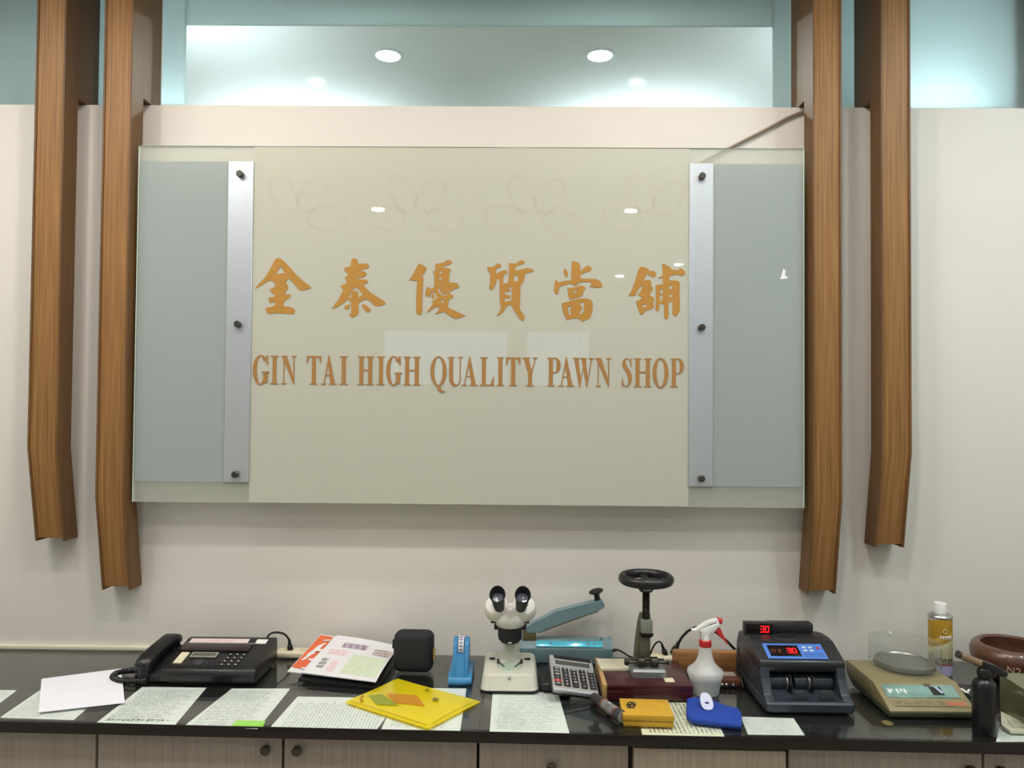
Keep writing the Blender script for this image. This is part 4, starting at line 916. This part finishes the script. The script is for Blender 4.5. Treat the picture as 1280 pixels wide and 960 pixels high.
for x in (-.022, .048):
    b = B().prism([(x-.022, .030), (x-.016, .052), (x-.010, .057), (x+.010, .057), (x+.016, .052), (x+.022, .030)], 'y', -.136, -.126, bev=.002); obj('note_stop', b, dgrey, bc)
TM2 = Matrix.Translation((0, -.088, .1205)) @ Matrix.Rotation(math.atan2(.0295, .077), 4, 'X')
cp_ = obj('control_panel', B().bx(-.090, .072, .004, .064, -.001, .003, .001, TM2), mat('panel_blue', '#4f7fd0', .35, var=.04), bc)
obj('display_window', B().bx(-.080, .004, .012, .056, .003, .0042, .0005, TM2), mat('display_black', '#120c0c', .12), cp_)
def seg7(b, ch, x, y, w_, h_, M, z=0):
    S = {'3': 'abgcd', '0': 'abcdef', '1': 'bc', '2': 'abged'}[ch]; t = w_*.17
    R_ = {'a': (0, h_-t, w_, h_), 'd': (0, 0, w_, t), 'g': (0, h_/2-t/2, w_, h_/2+t/2), 'b': (w_-t, h_/2, w_, h_), 'c': (w_-t, 0, w_, h_/2), 'f': (0, h_/2, t, h_), 'e': (0, 0, t, h_/2)}
    for s in S: a0, b0, a1, b1 = R_[s]; b.bx(x+a0, x+a1, y+b0, y+b1, z, z+.0004, 0, M)
b = B(); seg7(b, '3', -.030, .024, .011, .019, TM2, .0044); seg7(b, '0', -.016, .024, .011, .019, TM2, .0044); obj('red_number', b, redled, cp_)
b = B(); b.bx(-.074, -.060, .034, .037, .0044, .0046, 0, TM2); b.bx(-.074, -.062, .028, .031, .0044, .0046, 0, TM2); b.bx(-.055, -.048, .026, .038, .0044, .0046, 0, TM2); obj('dim_indicator', b, mat('dim_red', '#6b2a1a', .4), cp_)
for i in range(2):
    for j in range(2): obj('button', B().box((.020+i*.017, .048-j*.013, .0038), (.011, .007, .0016), .0006, TM2), mat('pale_key', '#c3cbe0', .4), cp_)
obj('button', B().box((.058, .046, .0038), (.008, .008, .0016), .0006, TM2), red, cp_)['label'] = 'red button'
for k in range(3): obj('panel_print', B().bx(.012, .066, .012+k*.005, .0135+k*.005, .003, .0033, 0, TM2), mat('panel_print_dark', '#2f4f95', .5), cp_)
# hopper bar and customer display on top
b = B().bx(-.045, .085, .050, .085, .150, .178, .005); obj('hopper_bar', b, hoodm, bc)
obj('handle_recess', B().bx(-.030, .015, .008, .016, .149, .1535, .001), pit, bc)
pod = obj('customer_display', B().bx(-.118, -.034, .034, .058, .146, .184, .003), hoodm, bc)
obj('display_window', B().bx(-.1145, -.0375, .0332, .0345, .152, .180), mat('display_black_b', '#100a0b', .12), pod)
b = B(); MR = Matrix.Translation((0, .0331, .157)) @ Matrix.Rotation(PI/2, 4, 'X'); seg7(b, '3', -.074, 0, .0105, .018, MR); seg7(b, '0', -.060, 0, .0105, .018, MR); obj('red_number', b, redled, pod)
# side lead of the counter
o = Vector((.640, -.18, ZC)); one('display_lead', B().tube([Vector(p)-o for p in ((.645, -.215, ZC+.100), (.640, -.225, ZC+.08), (.638, -.24, ZC+.05), (.640, -.25, ZC+.025), (.642, -.27, ZC+.004))], .0035, 8), cable, 'black lead hanging down the left side of the banknote counter', 'cable', loc=o)

cord([aty(847, 806, -.05), aty(853, 796, -.05), aty(863, 787, -.05), aty(878, 783, -.05), aty(893, 789, -.05), aty(908, 801, -.05), aty(920, 813, -.05), aty(932, 823, -.05)], .0045,
     'thick black lead arching behind the spray bottle', (aty(842, 818, -.05), aty(848.5, 802, -.05), .0125), bc)
# yellow box
yb = thing('card_box', 'small yellow lidded box with a black emblem on its lid', 'box', (.331, -.472, ZC), math.radians(-2.5))
yel = mat('yellow_card', '#c89b2c', .5, var=.04)
obj('body', B().bx(-.062, .062, -.050, .050, 0, .013, .0008), yel, yb); l_ = obj('lid', B().bx(-.0635, .0635, -.0515, .0515, .0145, .029, .0008), yel, yb)
inkm = mat('black_ink', '#1a1510', .6)
b = B()
for pts in (((-.044, .020), (-.038, .026), (-.032, .022), (-.036, .014), (-.044, .012), (-.046, .018)), ((-.050, .004), (-.044, .010), (-.040, .004), (-.046, -.002)), ((-.036, .008), (-.030, .010), (-.028, .002), (-.034, 0)), ((-.050, -.010), (-.040, -.006), (-.030, -.010)), ((-.030, .026), (-.026, .016), (-.027, .006)), ((-.040, .010), (-.040, -.012))):
    b.tube([(x, y, .0293) for x, y in pts], .0020, 6, 4, flat=1)
obj('emblem', b, inkm, l_)
obj('lid_print', B().bx(-.018, .048, -.018, .030, .0290, .0293), printed('lid_print', '#c99a2a', '#a87a1c', 6, .4, 'y', .05, .6), l_)

# loupe / torch cylinder
A0 = atz(742, 879)+Vector((0, 0, .016)); A1 = atz(778, 905)+Vector((0, 0, .0165)); o = (A0+A1)/2; o.z = ZC
lp = thing('pocket_torch', 'grey banded metal pocket torch lying in front of the dark red box', 'torch', o)
g1 = mat('gunmetal', '#4c4a48', .35, .6, var=.08); g2 = mat('copper_band', '#8d5a42', .35, .6); g3 = mat('clear_grey', '#7b7c7b', .15, .2, coat=.8)
D = (A1-A0)
def lpseg(nm, t0, t1, r0, r1, m, bev=.001, lab=None):
    b = B().cyl(A0+D*t0-o, A0+D*t1-o, r0, r1, 32, bev=bev); q_ = obj(nm, b, m, lp)
lpseg('tail', 0, .36, .0125, .0135, g1); lpseg('ring_band', .36, .41, .0155, .0155, g2); lpseg('barrel', .41, .60, .0150, .0152, g3); lpseg('barrel', .61, .78, .0152, .0154, g3); lpseg('ring_band', .79, .83, .0160, .0160, g2); lpseg('head', .83, .99, .0160, .0163, g1); lpseg('lens', .985, 1.0, .0135, .0135, mat('torch_lens', '#8d9394', .08, coat=1), 0)

# blue pouch with a white ring
pl = [(740,125),(775,117),(850,120),(905,132),(945,152),(1020,178),(1085,192),(1104,225),(1106,270),(1100,303),(1040,298),(950,284),(850,273),(775,264),(742,244),(735,215)]
pw = [atz(720+x/5.333, 850+y/5.333, ZC+.012) for x, y in pl]; o = sum(pw, Vector())/len(pw); o.z = ZC
bp = thing('cloth_pouch', 'bright blue cloth pouch lying on the glass', 'pouch', o)
b = B()
def shr(k, z): return [((p.x-o.x)*k, (p.y-o.y)*k, z) for p in pw]
loft(b, [shr(.95, 0), shr(1.0, .004), shr(1.01, .009), shr(.97, .014), shr(.80, .017), shr(.45, .018)]); obj('body', b, mat('royal_blue_cloth', '#17409f', .75, var=.12, scale=200, bump=.3), bp)
rc = atz(883.5, 884, ZC+.02)
M = Matrix.Translation((rc.x, rc.y, 0)) @ Matrix.Rotation(math.radians(6), 4, 'Z')
wr = B(); ol = [(.016*math.copysign(abs(math.cos(a))**.7, math.cos(a)), .030*math.sin(a) if math.sin(a) > 0 else .020*math.sin(a)) for a in [2*PI*k/32 for k in range(32)]]
il = [(.006*math.cos(a), .0035*math.sin(a)) for a in [2*PI*k/16 for k in range(16)]]
wr.poly([ol, il], lambda u, v: Vector((u, (v+.02)*.83, (v+.02)*.56)), .004, (0, -.56, .83)); one('oval_tag', wr, mat('frosted_white_plastic', '#c6cbe2', .3, var=.02), 'white oval plastic piece with a slot, lying on the blue pouch', 'tag', loc=(rc.x, rc.y-.016, ZC+.0175))

# scale
sc_ = thing('weighing_scale', 'beige electronic weighing scale with glossy front panel and steel pan', 'scale', (1.078, -.33, ZC))
khaki = mat('khaki_enamel', '#887e5c', .4, var=.06, scale=30); kd = mat('dark_khaki', '#4a4a36', .45, var=.08)
pf = [(-.122, .006), (-.125, .020), (-.032, .060), (.13, .062), (.135, .052), (.135, .030), (.09, .012)]
obj('housing', B().prism(pf, 'x', -.1125, .1125, bev=.002), khaki, sc_)
obj('lower_shell', B().prism([(-.123, .003), (-.1255, .016), (.132, .028), (.09, .004)], 'x', -.1135, .1135, bev=.001), kd, sc_)
for x in (-.085, .085):
    for y in (-.09, .07): obj('foot', B().cyl((x, y, 0), (x, y, .010), .012), blackm, sc_)
TS = Matrix.Translation((0, -.125, .0200)) @ Matrix.Rotation(math.atan2(.040, .093), 4, 'X')
fp = obj('front_panel', B().bx(-.098, .094, .045, .090, -.001, .0022, .0005, TS), mat('teal_reflection_panel', '#7fa59d', .15, .2, coat=1), sc_)  # bright teal reflection put into the panel colour
obj('display_window', B().bx(.026, .056, .053, .082, .0022, .0028, 0, TS), mat('display_black_c', '#151716', .1), fp)
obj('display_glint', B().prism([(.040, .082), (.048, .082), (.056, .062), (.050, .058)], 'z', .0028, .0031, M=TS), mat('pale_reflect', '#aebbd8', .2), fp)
obj('maker_plate', B().bx(.018, .034, .084, .094, .0022, .003, 0, TS), mat('plate_brown', '#5b4b33', .4), fp)
b = B(); 
for k, x in enumerate((-.088, -.081, -.066, -.055, -.046)): b.bx(x, x+.005, .058+(k % 2)*.006, .074, .0022, .0026, 0, TS)
obj('panel_print', b, white, fp)
obj('key_strip', B().bx(-.094, .104, .014, .034, -.001, .0018, .0005, TS), printed('key_strip', '#8d7f5e', '#4d402f', 3, .6, 'y', .02, .7), sc_)
obj('red_print', B().bx(.045, .095, .018, .030, .0018, .0022, 0, TS), mat('orange_print_b', '#b06a48', .5), sc_)
pc = atz(1130, 829, ZC+.07); px0, py0 = pc.x-1.078, pc.y+.33
obj('weighing_pan', B().lathe([(0, .067), (.0795, .067), (.080, .070), (.0795, .078), (.074, .079), (.071, .0755), (0, .0755)], 64, cx=px0, cy=py0), mat('pan_steel', '#8f8f8c', .33, .85, var=.05), sc_)
sh = glassy('clear_plastic', '#fbfcfb', '#d9ddd8', .93, .05, .3)
b = B().lathe([(.094, .062), (.0945, .135), (.0925, .135), (.092, .062)], 72, cx=px0+.001, cy=py0); shd = obj('draught_ring', b, sh, sc_)
shd['label'] = 'clear plastic ring around the pan'
obj('ring_knob', B().sph((px0+.005, py0+.088, .128), .006), glassy('clear_knob', '#f1f4ef', '#ffffff', .5, .05, .3), shd)
one('coin', B().lathe([(0, 0), (.013, 0), (.0135, .0004), (.0135, .0014), (.0125, .002), (.0115, .0015), (0, .0015)], 36), mat('dull_gold_coin', '#9a8f5c', .35, .7), 'dull gold coin on the glass in front of the scale', 'coin', loc=(.944, -.483, ZC))

# spray can
cn = thing('gas_can', 'yellow aerosol can with white cap and black lettering behind the scale', 'aerosol can', (1.278, -.13, ZC))
m, nt, p, o_ = newmat('can_print'); N = nt.nodes; K = nt.links
tc = N.new('ShaderNodeTexCoord'); sp_ = N.new('ShaderNodeSeparateXYZ'); K.new(tc.outputs['Object'], sp_.inputs[0])
ma = N.new('ShaderNodeMath'); ma.operation = 'MULTIPLY_ADD'; K.new(sp_.outputs['X'], ma.inputs[0]); ma.inputs[1].default_value = -.5; K.new(sp_.outputs['Z'], ma.inputs[2])
rp = N.new('ShaderNodeValToRGB'); K.new(ma.outputs[0], rp.inputs[0]); rp.color_ramp.interpolation = 'CONSTANT'
e = rp.color_ramp.elements; e[0].position = 0; e[0].color = L('#d6cfa6'); e[1].position = .085; e[1].color = L('#e2dcae')
for ps_, c_ in ((.098, '#b9963a'), (.112, '#d8b457'), (.122, '#b38d2a'), (.176, '#b8b8b4')): q_ = e.new(ps_); q_.color = L(c_)
K.new(rp.outputs[0], p.inputs['Base Color']); p.inputs['Roughness'].default_value = .3; p.inputs['Metallic'].default_value = .2
obj('can_body', B().lathe([(0, .001), (.031, .001), (.033, .004), (.033, .170), (.0325, .172), (0, .172)], 48), m, cn)
obj('dome', B().lathe([(.033, .170), (.0340, .172), (.0340, .175), (.031, .179), (.023, .184), (0, .184)], 48), silver, cn)
obj('cap', B().lathe([(0, .180), (.0185, .180), (.0182, .211), (.0165, .214), (0, .214)], 40), white, cn)
def canwrap(co): a = co.x/.0332-PI/2; r_ = .0333+co.z; return Vector((r_*math.cos(a), r_*math.sin(a), co.y))
obj('lettering', B().text('Lighter', .027, Matrix.Translation((0, 0, .050)) , .0004, wrap=lambda c: canwrap(Vector((c.x-.013, c.y, c.z))), sx=.95), black, cn)
obj('band', B().lathe([(.0332, .034), (.0335, .034), (.0335, .040), (.0332, .040)], 48), mat('maroon_band', '#8b4a5a', .4), cn)
obj('band', B().lathe([(.0332, .006), (.0334, .006), (.0334, .033), (.0332, .033)], 48), mat('lilac_band', '#a9a6c8', .4), cn)
b = B()
for k in range(5): 
    c0 = canwrap(Vector((-.016+k*.0075, 0, 0))); b.box((c0.x, c0.y, .118), (.005, .0012, .009), .0003)
obj('white_marks', b, white, cn)
c0 = canwrap(Vector((-.004, 0, 0))); b = B().torus(.006, .0014, Matrix.Translation((c0.x, c0.y-.0002, .136)) @ Matrix.Rotation(PI/2, 4, 'X'), 20, 8); obj('round_emblem', b, mat('pale_gold', '#d9c98a', .4), cn)

# gas torch
gt = thing('gas_torch', 'black gas torch with bronze nozzle standing at the right front of the counter', 'gas torch', (1.163, -.526, ZC))
blk = mat('torch_black', '#101216', .3, var=.05)
obj('canister', B().lathe([(0, 0), (.026, 0), (.027, .003), (.027, .112), (.0255, .122), (.020, .130), (.013, .134), (0, .134)], 48), blk, gt)
obj('neck', B().lathe([(.012, .130), (.014, .134), (.0165, .144), (.0155, .154), (.011, .160), (0, .160)], 36), blk, gt)
TY = -.526
def tp(px, py): p = aty(px, py, TY); return (p.x-1.163, p.z-ZC)
a = tp(1197, 817.5); c_ = tp(1226, 829.5)
b = B(); b.cyl((a[0], 0, a[1]), (c_[0], 0, c_[1]), .0088, .0092, 28, bev=.0008); nzl = obj('nozzle', b, mat('bronze_tube', '#a58d76', .22, .9, var=.05), gt)
dv = Vector((c_[0]-a[0], 0, c_[1]-a[1])).normalized(); b = B(); b.cyl(Vector((a[0], 0, a[1]))-dv*.0006, Vector((a[0], 0, a[1]))+dv*.006, .0094, seg=28); obj('nozzle_tip', b, dmetal, nzl)
b = B().prism([tp(*p_) for p_ in ((1226, 825), (1232, 827), (1243, 831), (1256, 838.5), (1256, 843), (1253, 845), (1244, 842), (1240, 846), (1231, 846), (1230, 838), (1224, 833))], 'y', -.012, .012, bev=.003); hd3 = obj('burner_head', b, blk, gt)
b = B(); q1 = tp(1252, 841); q2 = tp(1257.5, 843.5); b.cyl((q1[0], 0, q1[1]), (q2[0], 0, q2[1]), .009, bev=.002); obj('ignition_button', b, black, hd3)

# bowl
bw_ = thing('wooden_bowl', 'brown turned wooden bowl cut off by the right frame edge', 'bowl', (1.475, -.165, ZC))
bz = wood('bowl_wood', '#4a3022', '#664331', .35, .5, 'x', coat=.4)
obj('body', B().lathe([(0, .004), (.05, 0), (.07, .006), (.098, .030), (.112, .058), (.1135, .078), (.108, .095), (.098, .103), (.090, .104), (.084, .099), (.088, .080), (.092, .060), (.080, .030), (.05, .014), (0, .012)], 72), bz, bw_)
def bowlwrap(co): 
    a_2 = co.x/.105-PI/2-.58; z_ = .056+co.y; r_ = .1135+co.z-.10*max(0, .062-z_); return Vector((r_*math.cos(a_2), r_*math.sin(a_2), z_))
obj('lettering', B().text('N2', .026, Matrix.Identity(4), .0008, wrap=bowlwrap), mat('pale_scratch', '#b39a82', .6), bw_)

# olive glass box, cards, charger
q = [atz(1250, 888), atz(1280, 910)]
dirv = (q[1]-q[0]); dirv.z = 0; dirv.normalize(); perp = Vector((-dirv.y, dirv.x, 0))
if perp.x < 0: perp = -perp
gb = thing('display_box', 'olive green box at the right frame edge in front of the wooden bowl', 'box', q[0])
pts = [Vector((0, 0, 0)), dirv*.15, dirv*.15+perp*.24, perp*.24]
b = B(); b.slab([p for p in (pts[0], pts[1], pts[2], pts[3])], .098) if (pts[1]-pts[0]).cross(pts[3]-pts[0]).z > 0 else b.slab([pts[3], pts[2], pts[1], pts[0]], .098)
obj('body', b, mat('olive_gloss', '#5e6144', .25, var=.1, scale=10, coat=.5), gb)
up = Vector((0, 0, .098)); b = B()
b.tube([p+up for p in pts+[pts[0]]], .0016, 6, 1); obj('top_edge', b, mat('olive_edge', '#8c8f6c', .3), gb)
def cardst(q, z, th, label):
    o = atz(*q[0], ZC+z); pp = [atz(*p, ZC+z)-o for p in q]; one('card_stack', B().slab(pp, th), mat('card_cream', '#cfcdb6', .5, var=.02), label, 'cards', 'cream cards by the green box', loc=o)
cardst([(1252, 909), (1263, 917), (1300, 917), (1252.1, 893)][0:2]+[(1310, 918), (1251, 892)], 0, .006, 'lower cream card beside the gas torch')
cardst([(1262, 905), (1266, 909), (1300, 910), (1256, 895)], .0065, .003, 'upper cream card beside the gas torch')
ch_ = thing('black_charger', 'small black charger with a white paper tag behind the gas torch', 'charger', (1.232, -.33, ZC), math.radians(-8))
obj('body', B().bx(-.035, .04, -.045, .045, 0, .03, .006), black, ch_)
obj('cable', B().tube([(-.03, -.03, .03), (-.01, -.05, .018), (.02, -.055, .006), (.045, -.04, .004)], .003, 8), cable, ch_)
tg = B(); tg.slab([(-.014, -.038, .034), (-.004, -.040, .033), (-.010, -.010, .035), (-.020, -.010, .036)], .0008); tg.slab([(.004, -.012, .036), (.009, -.012, .036), (-.003, -.034, .036), (-.009, -.032, .036)], .0008)
obj('paper_tag', tg, white, ch_)['label'] = 'white paper tag'

# ------------------------------------------------------------------ world and colour management
w = bpy.data.worlds.new('world'); bpy.context.scene.world = w; w.use_nodes = True
bgn = w.node_tree.nodes['Background']; bgn.inputs[0].default_value = (.62, .78, 1, 1); bgn.inputs[1].default_value = 2.6
sc = bpy.context.scene
sc.view_settings.view_transform = 'Standard'; sc.view_settings.look = 'None'; sc.view_settings.gamma = 1; sc.view_settings.exposure = -.03; sc.view_settings.use_curve_mapping = False
cy = sc.cycles
cy.use_denoising = True; cy.max_bounces = 10; cy.transparent_max_bounces = 16; cy.diffuse_bounces = 5; cy.sample_clamp_indirect = 6; cy.caustics_reflective = False; cy.caustics_refractive = False
